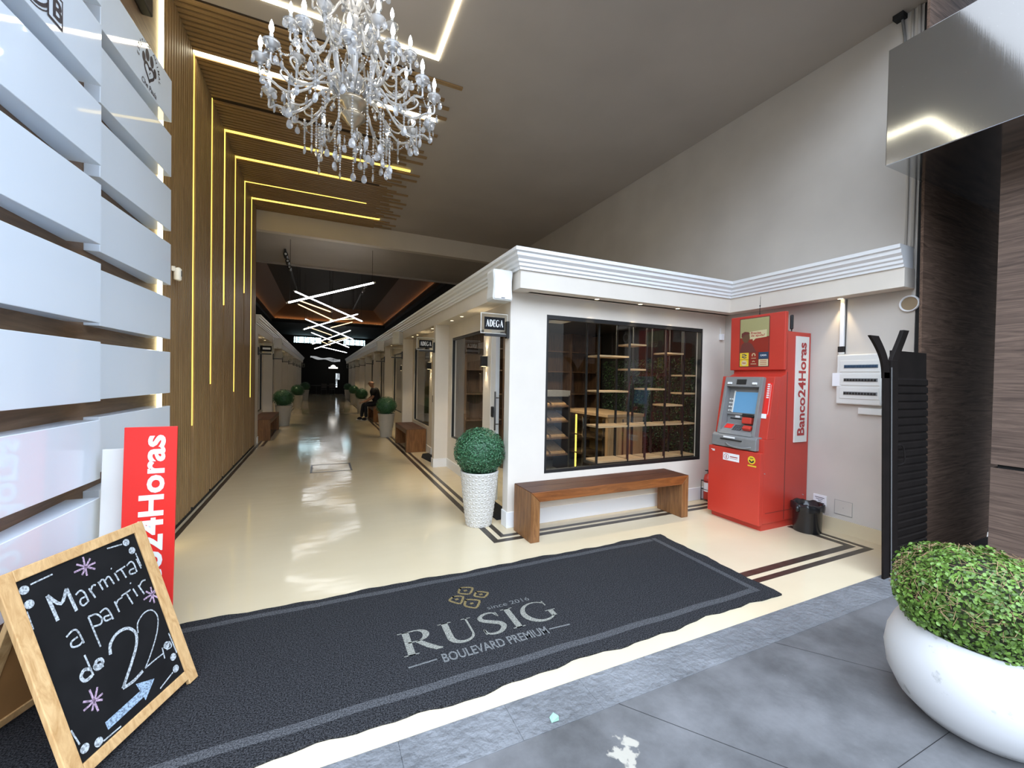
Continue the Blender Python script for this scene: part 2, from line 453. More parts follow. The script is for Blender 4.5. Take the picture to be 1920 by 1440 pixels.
def text(body, m, fr, u, v, h=None, width=None, parent=None, name='lettering', bold=0.0, w=.002, align='l', shear=0.0):
    """flat lettering: lower-left at (u,v) on the frame, scaled to height and/or width"""
    c = bpy.data.curves.new('txt', 'FONT'); c.body = body; c.offset = bold; c.resolution_u = 3; c.shear = shear
    t = bpy.data.objects.new('txt', c); COL.objects.link(t)
    dg = bpy.context.evaluated_depsgraph_get(); dg.update()
    me = bpy.data.meshes.new_from_object(t.evaluated_get(dg))
    co = np.array([vv.co[:] for vv in me.vertices]); lo = co.min(0); hi = co.max(0)
    sy = (h/(hi[1]-lo[1])) if h else width/(hi[0]-lo[0]); sx = (width/(hi[0]-lo[0])) if width else sy
    mb = MB(); vs = []
    W = (hi[0]-lo[0])*sx
    du = -W/2 if align == 'c' else 0
    for q in co: vs.append(fr.p(u+du+(q[0]-lo[0])*sx, v+(q[1]-lo[1])*sy, w))
    mb.add(vs, [tuple(p.vertices) for p in me.polygons])
    bpy.data.objects.remove(t); bpy.data.curves.remove(c); bpy.data.meshes.remove(me)
    if parent is False: return mb
    return mb.build(name, m, parent)

def arc(cx, cy, rx, ry, a0, a1, n=12):
    return [(cx+rx*cos(radians(a0+(a1-a0)*i/n)), cy+ry*sin(radians(a0+(a1-a0)*i/n))) for i in range(n+1)]

def serif_letter(mb, fr, ch, u, v, H, k=1.0, w=.0015):
    """roman capital, height H, stems k*.15H; returns advance"""
    st = .16*H*k; th = .045*H*max(1, k*.8); sf = .035*H
    def stem(x, y0=0, y1=H): ribbon(mb, fr, [(u+x, v+y0), (u+x, v+y1)], st, w)
    def serif(x, y, l=.15*H): ribbon(mb, fr, [(u+x-l, v+y), (u+x+l, v+y)], sf, w)
    def curve(pts, ws): ribbon(mb, fr, [(u+a, v+b) for a, b in pts], ws, w)
    def swell(n, lo, hi): return [lo+(hi-lo)*sin(pi*i/(n-1)) for i in range(n)]
    if ch == 'I':
        stem(.17*H); serif(.17*H, sf/2); serif(.17*H, H-sf/2); return .36*H
    if ch == 'R':
        stem(.17*H); serif(.17*H, sf/2); serif(.12*H, H-sf/2, .12*H)
        a = arc(.36*H, .75*H, .22*H, .235*H, 90, -90, 12); a = [(.17*H, .985*H)] + a + [(.17*H, .515*H)]
        curve(a, [th, th]+swell(11, th, st)+[th, th])
        curve([(.36*H, .52*H), (.55*H, .22*H), (.70*H, .04*H), (.80*H, .01*H)], [st*.8, st, st*.9, th]); return .82*H
    if ch == 'U':
        a = [(.17*H, H), (.17*H, .35*H)] + arc(.42*H, .30*H, .25*H, .28*H, 180, 360, 12) + [(.67*H, .35*H), (.67*H, H)]
        curve(a, [st, st, st]+[st-(st-th)*i/11 for i in range(12)]+[th, th]); serif(.17*H, H-sf/2); serif(.67*H, H-sf/2, .11*H); return .84*H
    if ch == 'S':
        a = smoothpts([(.50*H, .80*H), (.44*H, .95*H), (.27*H, .98*H), (.11*H, .86*H), (.12*H, .70*H), (.30*H, .54*H), (.47*H, .40*H), (.50*H, .22*H), (.36*H, .04*H), (.18*H, .02*H), (.07*H, .10*H), (.05*H, .26*H)], 4)
        n = len(a); curve(a, [th+(st-th)*max(0, sin(pi*((i/(n-1))*1.0)))**1.5 for i in range(n)])
        curve([(.52*H, .74*H), (.51*H, .96*H)], sf); curve([(.04*H, .04*H), (.035*H, .28*H)], sf); return .60*H
    if ch == 'G':
        a = arc(.45*H, .5*H, .38*H, .48*H, 45, 316, 22); n = len(a)
        curve(a, [th+(st-th)*max(0, sin(pi*(i/(n-1)-.08)))**2 for i in range(n)])
        curve([(.73*H, .14*H), (.73*H, .42*H)], st*.9); serif(.73*H, .43*H, .13*H); curve([(.72*H, .70*H), (.715*H, .96*H)], sf); return .92*H
    if ch == 'A':
        curve([(.12*H, 0), (.40*H, H)], th*1.3); curve([(.40*H, H), (.68*H, 0)], st); curve([(.22*H, .33*H), (.58*H, .33*H)], th)
        serif(.10*H, sf/2, .10*H); serif(.68*H, sf/2, .14*H); return .82*H
    if ch == 'D':
        stem(.17*H); serif(.14*H, sf/2, .13*H); serif(.14*H, H-sf/2, .13*H)
        a = [(.17*H, .98*H)] + arc(.28*H, .5*H, .40*H, .48*H, 90, -90, 14) + [(.17*H, .02*H)]
        curve(a, [th]+swell(15, th, st)+[th]); return .80*H
    if ch == 'E':
        stem(.17*H)
        for y, x in ((.02*H, .58*H), (.5*H, .48*H), (.98*H, .56*H)): curve([(.05*H if y != .5*H else .17*H, y), (x, y)], th*1.2)
        curve([(.58*H, 0), (.585*H, .24*H)], sf*1.3); curve([(.56*H, H), (.565*H, .78*H)], sf*1.3); curve([(.48*H, .40*H), (.48*H, .60*H)], sf); return .68*H
    return .3*H

def serif_text(s, fr, u, v, H, k=1.0, width=None, w=.0015):
    mb = MB(); adv = 0
    F2 = Frame((0, 0, 0), (1, 0, 0), (0, 1, 0))
    tmp = MB()
    for ch in s: adv += serif_letter(tmp, F2, ch, adv, 0, H, k, 0) + .04*H
    sx = (width/adv) if width else 1.0
    mb.add([fr.p(u+q[0]*sx, v+q[1], w) for q in tmp.v], tmp.f)
    return mb, adv*sx

def sweep(mb, path, prof):
    """path: list of (x,y); prof: list of (out,z), out = distance to the outside (left of travel). mitred"""
    P = [Vector(p) for p in path]; n = len(P); rows = []
    for i in range(n):
        d0 = (P[i]-P[i-1]).normalized() if i > 0 else None
        d1 = (P[i+1]-P[i]).normalized() if i < n-1 else None
        n0 = Vector((-d0.y, d0.x)) if d0 else None; n1 = Vector((-d1.y, d1.x)) if d1 else None
        if n0 is None: m_ = n1
        elif n1 is None: m_ = n0
        else:
            m_ = (n0+n1); m_ = m_/(1+n0.dot(n1))
        rows.append([(P[i].x+m_.x*o, P[i].y+m_.y*o, z) for o, z in prof])
    k = len(prof); vs = [q for r in rows for q in r]
    fs = [(i*k+j, i*k+(j+1) % k, (i+1)*k+(j+1) % k, (i+1)*k+j) for i in range(n-1) for j in range(k)]
    fs += [tuple(range(k-1, -1, -1)), tuple(range((n-1)*k, n*k))]
    mb.add(vs, fs); return mb

def leafball(center, R, n, leaf, jitter=.07, sz=1.0, zmin=None, top=None):
    """n little folded leaves over a rounded mass"""
    mb = MB(); g = rng.normal(size=(n, 3)); g /= np.linalg.norm(g, axis=1)[:, None]
    rad = R*(1 + rng.uniform(-jitter, jitter*.6, n))
    vs = []; fs = []
    for i in range(n):
        d = g[i]; c = np.array([d[0]*rad[i], d[1]*rad[i], d[2]*rad[i]*sz])
        if zmin is not None and c[2] < zmin: continue
        a = np.cross(d, rng.normal(size=3)); a /= np.linalg.norm(a)+1e-9
        nn = d + rng.normal(size=3)*.55; nn /= np.linalg.norm(nn)
        b = np.cross(nn, a); b /= np.linalg.norm(b)+1e-9
        L = leaf*rng.uniform(.7, 1.3); W = L*.55
        c = c + np.array(center)
        k = len(vs)
        vs += [tuple(c-a*L*.5), tuple(c+b*W*.5+nn*L*.06), tuple(c+a*L*.5), tuple(c-b*W*.5+nn*L*.06)]
        fs += [(k, k+1, k+2), (k, k+2, k+3)]
    mb.add(vs, fs); return mb

# ================================================================== SETTING
XL, XK, XW, ZC = -1.322, 1.81, 5.087, 5.165
BAY = 3.17
# floors
f = box(-1.6, 5.3, 1.82, 10.6, -.12, 0); f.box(-4.9, 5.3, 10.6, 38, -.12, 0)
struct(f.build('floor', 'floor'))
f = box(-16, 16, -10, 1.60, -.12, 0)
struct(f.build('floor_sidewalk', 'slate'))
m = MB()
xx = -4.0
while xx < 9:
    w_ = random.uniform(.42, .62)
    m.box(xx+.0006, xx+w_-.0006, 1.601, 1.82, -.1, .002); xx += w_
struct(m.build('trim_1', 'rough', bevel=.001), 'strip of rough split slate along the entrance')
# slab joints on the sidewalk
m = MB()
for (a, b) in (((1.35, 1.6), (2.1, .62)), ((2.55, 1.6), (3.1, .9)), ((.1, 1.6), (.62, .75)), ((-2, .9), (6, .82))):
    a = Vector((*a, 0)); b = Vector((*b, 0)); d = (b-a).normalized(); q = Vector((-d.y, d.x, 0))*.0014
    m.add([a+q+Vector((0, 0, .001)), b+q+Vector((0, 0, .001)), b-q+Vector((0, 0, .001)), a-q+Vector((0, 0, .001))], [(0, 1, 2, 3)])
struct(m.build('trim_2', 'blackm'), 'thin dark joints between the sidewalk slabs')
# inlaid dark double stripes
def stripe(path, wd):
    mb = MB()
    sweep(mb, path, [(-wd/2, .0015), (wd/2, .0015), (wd/2, -.01), (-wd/2, -.01)])
    return mb
MT['inlay'] = mat('dark_inlay', (.035, .028, .022), .3, var=.4, vscale=14)
struct(stripe([(5.05, 3.70), (1.565, 3.70), (1.565, 37.5)], .065).build('trim_3', 'inlay'), 'outer dark inlaid floor stripe around the shops')
struct(stripe([(5.05, 3.805), (1.675, 3.805), (1.675, 37.5)], .055).build('trim_4', 'inlay'), 'inner dark inlaid floor stripe around the shops')
struct(stripe([(-1.2, 2.165), (4.86, 2.165), (4.86, 2.86)], .055).build('trim_5', 'inlay'), 'outer dark inlaid floor stripe at the entrance')
struct(stripe([(-1.2, 2.275), (4.755, 2.275), (4.755, 2.86)], .07).build('trim_6', 'inlay'), 'inner dark inlaid floor stripe at the entrance')
struct(stripe([(-1.275, 4.7), (-1.275, 37.5)], .05).build('trim_7', 'inlay'), 'dark inlaid floor stripe at the foot of the slatted wall')
struct(stripe([(-1.17, 10.5), (-1.17, 37.5)], .06).build('trim_8', 'inlay'), 'second dark inlaid floor stripe before the far shops')

# left wall: laminate part and slatted part
m = box(-1.62, XL, 1.9, 4.68, 0, 5.2)
struct(m.build('wall_left_laminate', 'lamin'))
m = box(-1.62, -1.345, 4.68, 10.54, 0, 5.2)
struct(m.build('wall_left', 'slatback'))
LEDY = [5.724, 6.557, 7.341, 8.152, 9.086, 9.90]
PITCH_S = .0755
m = MB(); n = 0; y = 4.75
while y < 10.50:
    if min(abs(y+.0225-q) for q in LEDY) > .034:
        m.box(-1.347, -1.32, y, y+.047, .05, 5.15)
    y += PITCH_S
struct(m.build('wall_left_slats', 'slat'), 'vertical oak slats on the corridor wall')
struct(box(-1.346, -1.33, 4.7, 10.54, 0, .055).build('baseboard_left', 'blackm'))
struct(box(-1.35, -1.318, 10.50, 10.56, 0, 5.15).build('trim_9', 'lamin'), 'oak end post of the slatted wall')
# ceiling
struct(box(-1.65, 5.3, 1.86, 10.56, 5.175, 5.4).build('ceiling', 'ceiling'))
struct(box(-1.34, .95, 4.93, 10.54, 5.168, 5.176).build('ceiling_gap_shade', 'slatback'), 'dark sheet added for the shade in the gaps of the ceiling slats')  # added sheet; its dark colour paints the shade between the slats
m = MB(); y = 4.95; i = 0
while y < 10.50:
    near = min(abs(y+.0225-q) for q in LEDY)
    if near > .034:
        xe = [1.53, 1.12, 1.30, 1.05, 1.42, 1.18, 1.55, 1.08, 1.26][i % 9] + random.uniform(-.05, .03)
        m.box(-1.34, xe, y, y+.047, 5.15, 5.172)
    y += PITCH_S; i += 1
struct(m.build('ceiling_slats', 'slatc'), 'oak slats running across the ceiling to ragged ends')
# beam, lower ceiling, dark hall ceiling with cove tray
struct(box(-4.9, 5.3, 10.54, 10.72, 4.74, 5.3).build('ceiling_beam', 'beam'))
struct(box(-4.9, 5.3, 10.72, 13.5, 4.745, 5.0).build('ceiling_soffit', 'ceiling'))
struct(box(-4.9, 5.3, 13.42, 13.5, 4.70, 4.745).build('trim_10', 'ceiling'), 'edge strip of the grey soffit')
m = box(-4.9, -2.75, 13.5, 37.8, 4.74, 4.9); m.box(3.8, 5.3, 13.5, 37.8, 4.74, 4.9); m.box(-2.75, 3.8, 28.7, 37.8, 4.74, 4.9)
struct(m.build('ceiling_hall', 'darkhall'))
m = MB().prism([(-2.95, 4.9), (-2.75, 4.9), (-2.75, 5.0), (-1.9, 5.75), (-2.95, 5.75)], 'y', 13.5, 28.9); m.prism([(4.0, 4.9), (3.8, 4.9), (3.8, 5.0), (2.95, 5.75), (4.0, 5.75)], 'y', 13.5, 28.9)
m.prism([(28.9, 4.9), (28.7, 4.9), (28.7, 5.0), (27.85, 5.75), (28.9, 5.75)], 'x', -2.95, 4.0); m.box(-2.95, 4.0, 13.3, 13.5, 5.0, 5.75)
struct(m.build('ceiling_tray_sides', 'cove'))
struct(box(-3.0, 4.1, 13.3, 29, 5.74, 5.85).build('ceiling_tray', 'darkhall'))
# a step inside the tray
m = MB()
for z0, t in ((4.9, .16),):
    m.box(-2.75, -2.75+t, 13.5, 28.7, z0, z0+.06); m.box(3.8-t, 3.8, 13.5, 28.7, z0, z0+.06); m.box(-2.75, 3.8, 28.7-t, 28.7, z0, z0+.06)
struct(m.build('trim_11', 'cove'), 'stepped brown cove around the ceiling tray')
# right wall, end walls
struct(box(XW, 5.3, 1.965, 38, 0, 5.25).build('wall_right', 'wallr'))
struct(box(XW-.012, XW, 1.97, 3.99, 0, .14).build('baseboard_right', 'floor'))
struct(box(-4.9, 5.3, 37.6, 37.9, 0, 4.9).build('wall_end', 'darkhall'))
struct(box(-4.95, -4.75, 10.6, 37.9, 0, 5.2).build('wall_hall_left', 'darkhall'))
struct(box(-4.9, -1.345, 10.4, 10.56, 0, 5.2).build('wall_return', 'plaster'))
# street front: neighbours' fronts and wall above the opening
struct(box(-10, XL, 1.72, 1.9, 0, 8).build('wall_front_left', 'lamin'))
struct(box(-10, 12, 1.86, 2.0, 5.4, 8).build('wall_front_upper', 'ceiling'))

# kiosk front wall with its window opening
WX0, WX1, WZ0, WZ1 = 2.25, 4.66, .545, 2.305
YK = 3.99
m = box(XK, WX0, YK, YK+.10, 0, 2.512); m.box(WX1, XW, YK, YK+.10, 0, 2.512)
m.box(WX0, WX1, YK, YK+.10, 0, WZ0); m.box(WX0, WX1, YK, YK+.10, WZ1, 2.512)
m.box(XK, 2.05, YK+.10, YK+.13, 0, 2.512)
struct(m.build('wall_front', 'plaster'))
m = box(XK-.014, XW-.013, YK-.014, YK, 0, .17); m.box(XK-.014, XK, YK, YK+.13, 0, .17)
struct(m.build('baseboard_front', 'white', bevel=.004))
win = struct(thing('window_1', 'large shop window in the front wall above the bench', 'window', (3.4, YK, .5)))
del win['category']
m = MB(); t = .028
m.box(WX0, WX0+t, YK+.005, YK+.06, WZ0, WZ1); m.box(WX1-t, WX1, YK+.005, YK+.06, WZ0, WZ1)
m.box(WX0+t, WX1-t, YK+.005, YK+.06, WZ0, WZ0+.035); m.box(WX0+t, WX1-t, YK+.005, YK+.06, WZ1-.045, WZ1)
m.build('frame', 'black', win)
MB().quad((WX0+t, YK+.032, WZ0+.03), (WX1-t, YK+.032, WZ0+.03), (WX1-t, YK+.032, WZ1-.04), (WX0+t, YK+.032, WZ1-.04)).build('pane', 'glass', win)

# fascia and white crown moulding around the shops
path = [(4.8855, 1.97), (4.8855, 3.763), (XK, 3.763), (XK, 36.2)]
m = MB(); sweep(m, path, [(0, 2.511), (0, 2.692), (-.19, 2.692), (-.19, 2.511)])
m.box(XK+.18, 5.08, 3.9, 4.1, 2.511, 2.692)
m.box(XK+.18, 2.13, 4.1, 36.2, 2.511, 2.692)
struct(m.build('trim_12', 'plaster'), 'plain fascia board above the shops')
crown = [(0, 2.692), (.018, 2.692), (.018, 2.715), (.034, 2.727), (.034, 2.752), (.05, 2.766), (.05, 2.79), (.075, 2.815), (.075, 2.85), (.096, 2.858), (.096, 2.893), (-.15, 2.893), (-.15, 2.692)]
m = MB(); sweep(m, path, crown)
struct(m.build('trim_13', 'white'), 'stepped white crown moulding above the shops')
pl = [(-1.32, 36.2), (-1.32, 10.57)]
m = MB(); sweep(m, pl, [(0, 2.511), (0, 2.692), (-.32, 2.692), (-.32, 2.511)])
struct(m.build('trim_14', 'plaster'), 'plain fascia board above the far shops')
m = MB(); sweep(m, pl, crown)
struct(m.build('trim_15', 'white'), 'stepped white crown moulding above the far shops')
struct(box(XK+.15, XW, 3.86, 36.2, 2.69, 2.72).build('ceiling_kiosks', 'plaster'))
struct(box(-4.75, -1.45, 10.56, 36.2, 2.69, 2.72).build('ceiling_kiosks_far', 'plaster'))
struct(box(2.13, XW, 4.1, 7.15, 2.50, 2.515).build('ceiling_shop', 'darkhall'))
struct(box(2.13, XW, 7.05, 7.15, 0, 2.5).build('wall_shop_back', 'dwood'))
struct(box(5.06, XW-.001, 4.09, 7.05, 0, 2.5).build('wall_shop_side', 'darkhall'))

# bays
def bay(side, y0, first=False, idx=0):
    s = (lambda x: x) if side > 0 else (lambda x: .49-x)
    def B(mb, x0, x1, y0_, y1_, z0, z1):
        a, b = sorted((s(x0), s(x1))); mb.box(a, b, y0_, y1_, z0, z1)
    y1 = y0+BAY
    m = MB()
    if not first: B(m, XK, 2.05, y0, y0+.13, 0, 2.511)
    a, b, c, d = y0+.24, y0+1.14, y0+1.42, y0+2.96
    B(m, 2.05, 2.13, y0+.13 if first else y0, a, 0, 2.511); B(m, 2.05, 2.13, b, c, 0, 2.511); B(m, 2.05, 2.13, d, y1, 0, 2.511)
    B(m, 2.05, 2.13, a, b, 2.25, 2.511); B(m, 2.05, 2.13, c, d, 0, .55); B(m, 2.05, 2.13, c, d, 2.27, 2.511)
    struct(m.build('wall_bay', 'plaster'))
    m = MB()
    if not first:
        B(m, XK-.014, 2.05, y0-.014, y0+.144, 0, .15)
    B(m, 2.036, 2.05, b+.01, y1-.014, 0, .15)
    struct(m.build('baseboard_bay', 'white'))
    w = struct(thing('window_%d' % idx, 'shop window facing the corridor', 'window', (s(2.09), (c+d)/2, .55))); del w['category']
    m = MB(); t = .02
    B(m, 2.06, 2.10, c, c+t, .55, 2.27); B(m, 2.06, 2.10, d-t, d, .55, 2.27); B(m, 2.06, 2.10, c+t, d-t, .55, .57); B(m, 2.06, 2.10, c+t, d-t, 2.25-.02, 2.27)
    m.build('frame', 'black', w)
    X_ = s(2.08); MB().quad((X_, c+t, .57), (X_, d-t, .57), (X_, d-t, 2.23), (X_, c+t, 2.23)).build('pane', 'glass', w)
    dr = struct(thing('door_%d' % idx, 'glazed shop door facing the corridor', 'door', (s(2.09), (a+b)/2, 0))); del dr['category']
    m = MB(); B(m, 2.055, 2.11, a, a+.05, 0, 2.25); B(m, 2.055, 2.11, b-.16, b, 0, 2.25); B(m, 2.055, 2.11, a+.05, b-.16, 2.19, 2.25)
    m.build('frame', 'white', dr)
    X_ = s(2.084); MB().quad((X_, a+.05, .02), (X_, b-.16, .02), (X_, b-.16, 2.19), (X_, a+.05, 2.19)).build('pane', 'glass', dr)
    if idx < 4 or (side < 0 and idx < 14):
        m = MB(); hx = s(2.03); hy = b-.22
        m.tube([(hx, hy, .92), (hx, hy, 1.42)], .012, 8)
        for z in (1.0, 1.34): m.tube([(hx, hy, z), (s(2.08), hy, z)], .008, 6)
        m.build('handle', 'greyd', dr, smooth=True)
        m = MB(); B(m, 2.03, 2.055, b-.13, b-.07, 1.08, 1.22); m.build('lock', 'black', dr, bevel=.008)

for k in range(10): bay(1, YK+BAY*k, k == 0, 2+k)
LY0 = 10.9
for k in range(8): bay(-1, LY0+BAY*k, False, 12+k)
struct(box(-1.57, -1.32, 10.56, 10.9, 0, 2.511).build('wall_pier', 'plaster'))

# near pillar, recessed dark walnut panel and steel canopy on the street side
struct(box(4.85, 6.5, .2, 1.38, 0, .955).build('wall_pillar_lower', 'walnuty'))
struct(box(4.85, 6.5, .2, 1.38, .985, 8).build('wall_pillar', 'walnuty'))
struct(box(4.88, 6.47, .23, 1.35, .955, .985).build('trim_16', 'blackm'), 'dark groove across the walnut pillar')
m = MB().prism([(4.945, 0), (6.43, 0), (6.62, .62), (6.68, .95), (8.0, .95), (8.0, 8), (4.86, 8), (4.86, 3.4)], 'y', 1.84, 1.86)
struct(m.build('wall_panel', 'walnut'), 'dark walnut panel set back beside the pillar, its lower corner loose')
struct(box(5.09, 9, 1.90, 1.96, 0, 8).build('wall_panel_core', 'blackm'))
struct(box(4.97, 7.4, 1.40, 1.835, 0, .006).build('trim_shade', 'rolldoor'), 'dark sheet painting the shade on the recess floor beside the pillar')  # thin dark sheet stands for the black shadow on the recess floor
can = tag(MB().box(4.253, 14, -2.5, 1.865, 3.42, 4.375).build('canopy', 'steel', bevel=.006), 'brushed steel canopy box wrapping the top of the walnut pillar', 'canopy')

# ================================================================== LIGHT FITTINGS
def spot(loc, target, power, col, angle, blend=.6, size=.02):
    l = bpy.data.lights.new('lamp', 'SPOT'); l.energy = power; l.color = col; l.spot_size = radians(angle); l.spot_blend = blend; l.shadow_soft_size = size
    o = bpy.data.objects.new('lamp', l); COL.objects.link(o); o.location = loc
    o.rotation_euler = (Vector(target)-Vector(loc)).to_track_quat('-Z', 'Y').to_euler()
    return o
WARM = (1.0, .79, .50)
ORD = ['first', 'second', 'third', 'fourth', 'fifth', 'sixth', 'seventh', 'eighth', 'ninth', 'tenth']

# folded LED lines
LEDZ = [1.0, 1.45, 2.6, 1.29, 3.09, 1.11]
LEDX = [1.42, None, 1.366, .472, .806, 1.166]
for i, y in enumerate(LEDY):
    o = thing('led_strip', '%s LED line from the street in the slatted wall%s' % (ORD[i], '' if LEDX[i] is None else ', folding onto the ceiling'), 'light strip', (XL, y, 0), 'LED lines in the slats')
    box(-1.345, -1.317, y-.011, y+.011, LEDZ[i], 5.15).build('wall_run', 'led_w', o)
    if LEDX[i] is not None:
        wd = .03 if i == 0 else .016
        box(-1.33, LEDX[i], y-wd, y+wd, 5.147, 5.172).build('ceiling_run', 'led_sq' if i == 0 else 'led_w', o)
tag(box(-1.335, -1.300, 4.63, 4.685, .02, 5.12).build('led_strip', 'led_wall'), 'wide upright LED strip between the white sign panels and the slatted wall', 'light strip', 'LED lines in the slats')
o = thing('ceiling_light_frame', 'square outline of white LED light on the ceiling above the chandelier', 'ceiling light', (.22, 3.7, 5.17))
x0, x1, y0, y1, t = -.72, 1.165, 2.75, 4.655, .026
for nm, a in (('light_bar', (x0, x1, y1-t*1.5, y1)), ('light_bar', (x0, x1, y0, y0+t)), ('light_bar', (x0, x0+t, y0+t, y1-t*1.5)), ('light_bar', (x1-t*1.5, x1, y0+t, y1-t*1.5))):
    box(*a, 5.160, 5.176).build(nm, 'led_sq', o)

# downlights
def downlight(x, y, z, label, group, tx=None, ty=None, lamp=True, p=32.0):
    o = thing('downlight', label, 'downlight', (x, y, z), group)
    MB().lathe([(.034, 0), (.034, -.004), (.026, -.005), (.026, -.001)], (x, y, z), 16).build('ring', 'white', o)
    MB().lathe([(.001, -.002), (.025, -.002), (.025, -.0022)], (x, y, z), 14, False).build('lens', 'down', o)
    if lamp: spot((x, y, z-.012), (tx if tx is not None else x, ty if ty is not None else y, z-1), p, WARM, 60, .5)
    return o
for i, x in enumerate((2.825, 3.455, 4.06)):
    downlight(x, 3.865, 2.511, ['small round downlight over the window corner closest to the shop sign', 'small round downlight over the middle of the large shop window', 'small round downlight over the large window, nearest the red cash machine'][i], 'downlights over the front window', ty=3.935, p=26)
downlight(5.03, 2.56, 2.511, 'small round downlight above the white cable conduit', 'downlights over the front window', p=10)
for k in range(7):
    for j, dy in enumerate((.62, 1.98, 2.5)):
        if k == 0 and j == 0: continue
        downlight(1.905, YK+BAY*k+dy, 2.511, '%s downlight from the street in the %s shop bay on the bench side' % (ORD[j], ORD[k]), 'downlights along the bench side', tx=1.97, lamp=k < 7)
for k in range(5):
    for j, dy in enumerate((.62, 2.2)):
        downlight(-1.415, LY0+BAY*k+dy, 2.511, '%s downlight in the %s shop bay beyond the slatted wall' % (ORD[j], ORD[k]), 'downlights beyond the slatted wall', tx=-1.48, lamp=k < 5)

# sconces
def sconce(side, y, label, lamp=True):
    s = (lambda x: x) if side > 0 else (lambda x: .49-x)
    o = thing('wall_sconce', label, 'wall light', (s(2.0), y, 1.82), 'black wall sconces')
    a, b = sorted((s(1.965), s(2.049)))
    box(a, b, y-.035, y+.035, 1.75, 1.89).build('housing', 'black', o, bevel=.004)
    for z, n in ((1.8905, 'lens'), (1.7495, 'lens')):
        box(a+.012, b-.012, y-.026, y+.026, z-.0004, z+.0004).build(n, 'down', o)
    if lamp:
        spot((s(2.012), y, 1.90), (s(2.03), y, 2.5), 6, WARM, 55, .5); spot((s(2.012), y, 1.74), (s(2.03), y, 1.0), 6, WARM, 55, .5)
for k in range(4): sconce(1, YK+BAY*k+1.29, 'black up-down wall light beside the %s shop door on the bench side' % ORD[k], k < 3)
for k in range(4): sconce(-1, LY0+BAY*k+1.28, 'black up-down wall light beside the %s shop door beyond the slatted wall' % ORD[k], k < 3)

# crossing LED tubes in the hall
TUBES = [  # y, x0,z0 -> x1,z1
    (11.0, -.72, 3.27, 1.17, 3.94), (15.0, -.80, 4.25, 1.24, 3.44), (19.0, -.68, 3.44, 1.39, 4.23), (22.0, -.72, 4.22, 1.40, 3.38),
    (26.2, -.50, 3.33, 1.52, 4.23), (28.0, -.58, 4.14, 1.55, 3.34), (30.5, -.44, 3.31, 1.68, 4.13), (33.5, -.1, 3.66, 1.70, 3.28)]
WT = [(14.4, -.66, 3.88, .24, 3.6), (15.1, -.70, 3.86, .34, 3.42), (19.6, .30, 3.95, 1.30, 4.1), (20.5, .36, 3.73, 1.27, 4.05), (23.4, -.63, 4.0, .45, 3.65), (27.2, .36, 3.55, 1.4, 3.9), (29.2, -.45, 3.9, .5, 3.5)]
for i, (y, xa, za, xb, zb) in enumerate(TUBES + WT):
    white = i < len(TUBES)
    j = i if white else i-len(TUBES)
    o = thing('linear_pendant', ('%s long white LED tube from the street in the crossing hall cluster' if white else '%s short amber LED tube from the street in the crossing hall cluster') % ORD[j], 'pendant light', ((xa+xb)/2, y, (za+zb)/2), 'crossing LED tubes')
    r = .020 if white else .016
    MB().tube([(xa, y, za), (xb, y, zb)], r, 8).build('tube', 'led_c' if white else 'led_o', o)
    d = Vector((xb-xa, 0, zb-za)).normalized()
    for p, s_ in (((xa, y, za), -1), ((xb, y, zb), 1)):
        p = Vector(p); MB().tube([p, p+d*s_*.05], r*.95, 8).build('end_cap', 'white', o)
    ztop = 4.745 if y < 13.5 else 5.75
    for (px, pz) in ((xa+.03*(1 if xb > xa else -1), za), (xb-.03, zb)):
        MB().tube([(px, y, pz+.018), (px, y, ztop)], .004, 5).build('wire', 'blackm', o)

# ceiling track with spotlights
for nm, x, ya, yb, lab in (('track_light', -.86, 11.85, 18.0, 'black ceiling track with small spotlights, on the slatted-wall side'), ('track_light', 1.33, 14.6, 21.0, 'black ceiling track hanging in the dark hall above the crossing tubes')):
    o = thing(nm, lab, 'track light', (x, ya, 4.74))
    zt = 4.70
    box(x-.022, x+.022, ya, yb, zt-.01, zt+.03).build('rail', 'black', o)
    for q in (.25, .95, 1.65):
        yy = ya+q
        hd = MB().tube([(x, yy-.10, zt-.055), (x, yy+.12, zt-.075)], .055, 10).build('spot_head', 'black', o)
        MB().ball((x, yy-.105, zt-.053), .032, 8, 5).build('lens', 'white', hd)
    MB().tube([(x, yb-.1, 4.71), (x, yb-.1, 5.75)], .006, 6).build('hanger', 'blackm', o)

# cove light inside the tray (real strips on the ledge)
o = thing('cove_light', 'hidden amber light line along the brown ceiling tray', 'light strip', (0, 20, 4.98))
MT['covelit'] = glow('cove_amber', (1.0, .50, .20), 3.0)
for a in ((-2.72, -2.66, 13.6, 28.5), (3.71, 3.77, 13.6, 28.5), (-2.6, 3.65, 28.61, 28.67)):
    box(*a, 4.961, 4.970).build('strip', 'covelit', o)

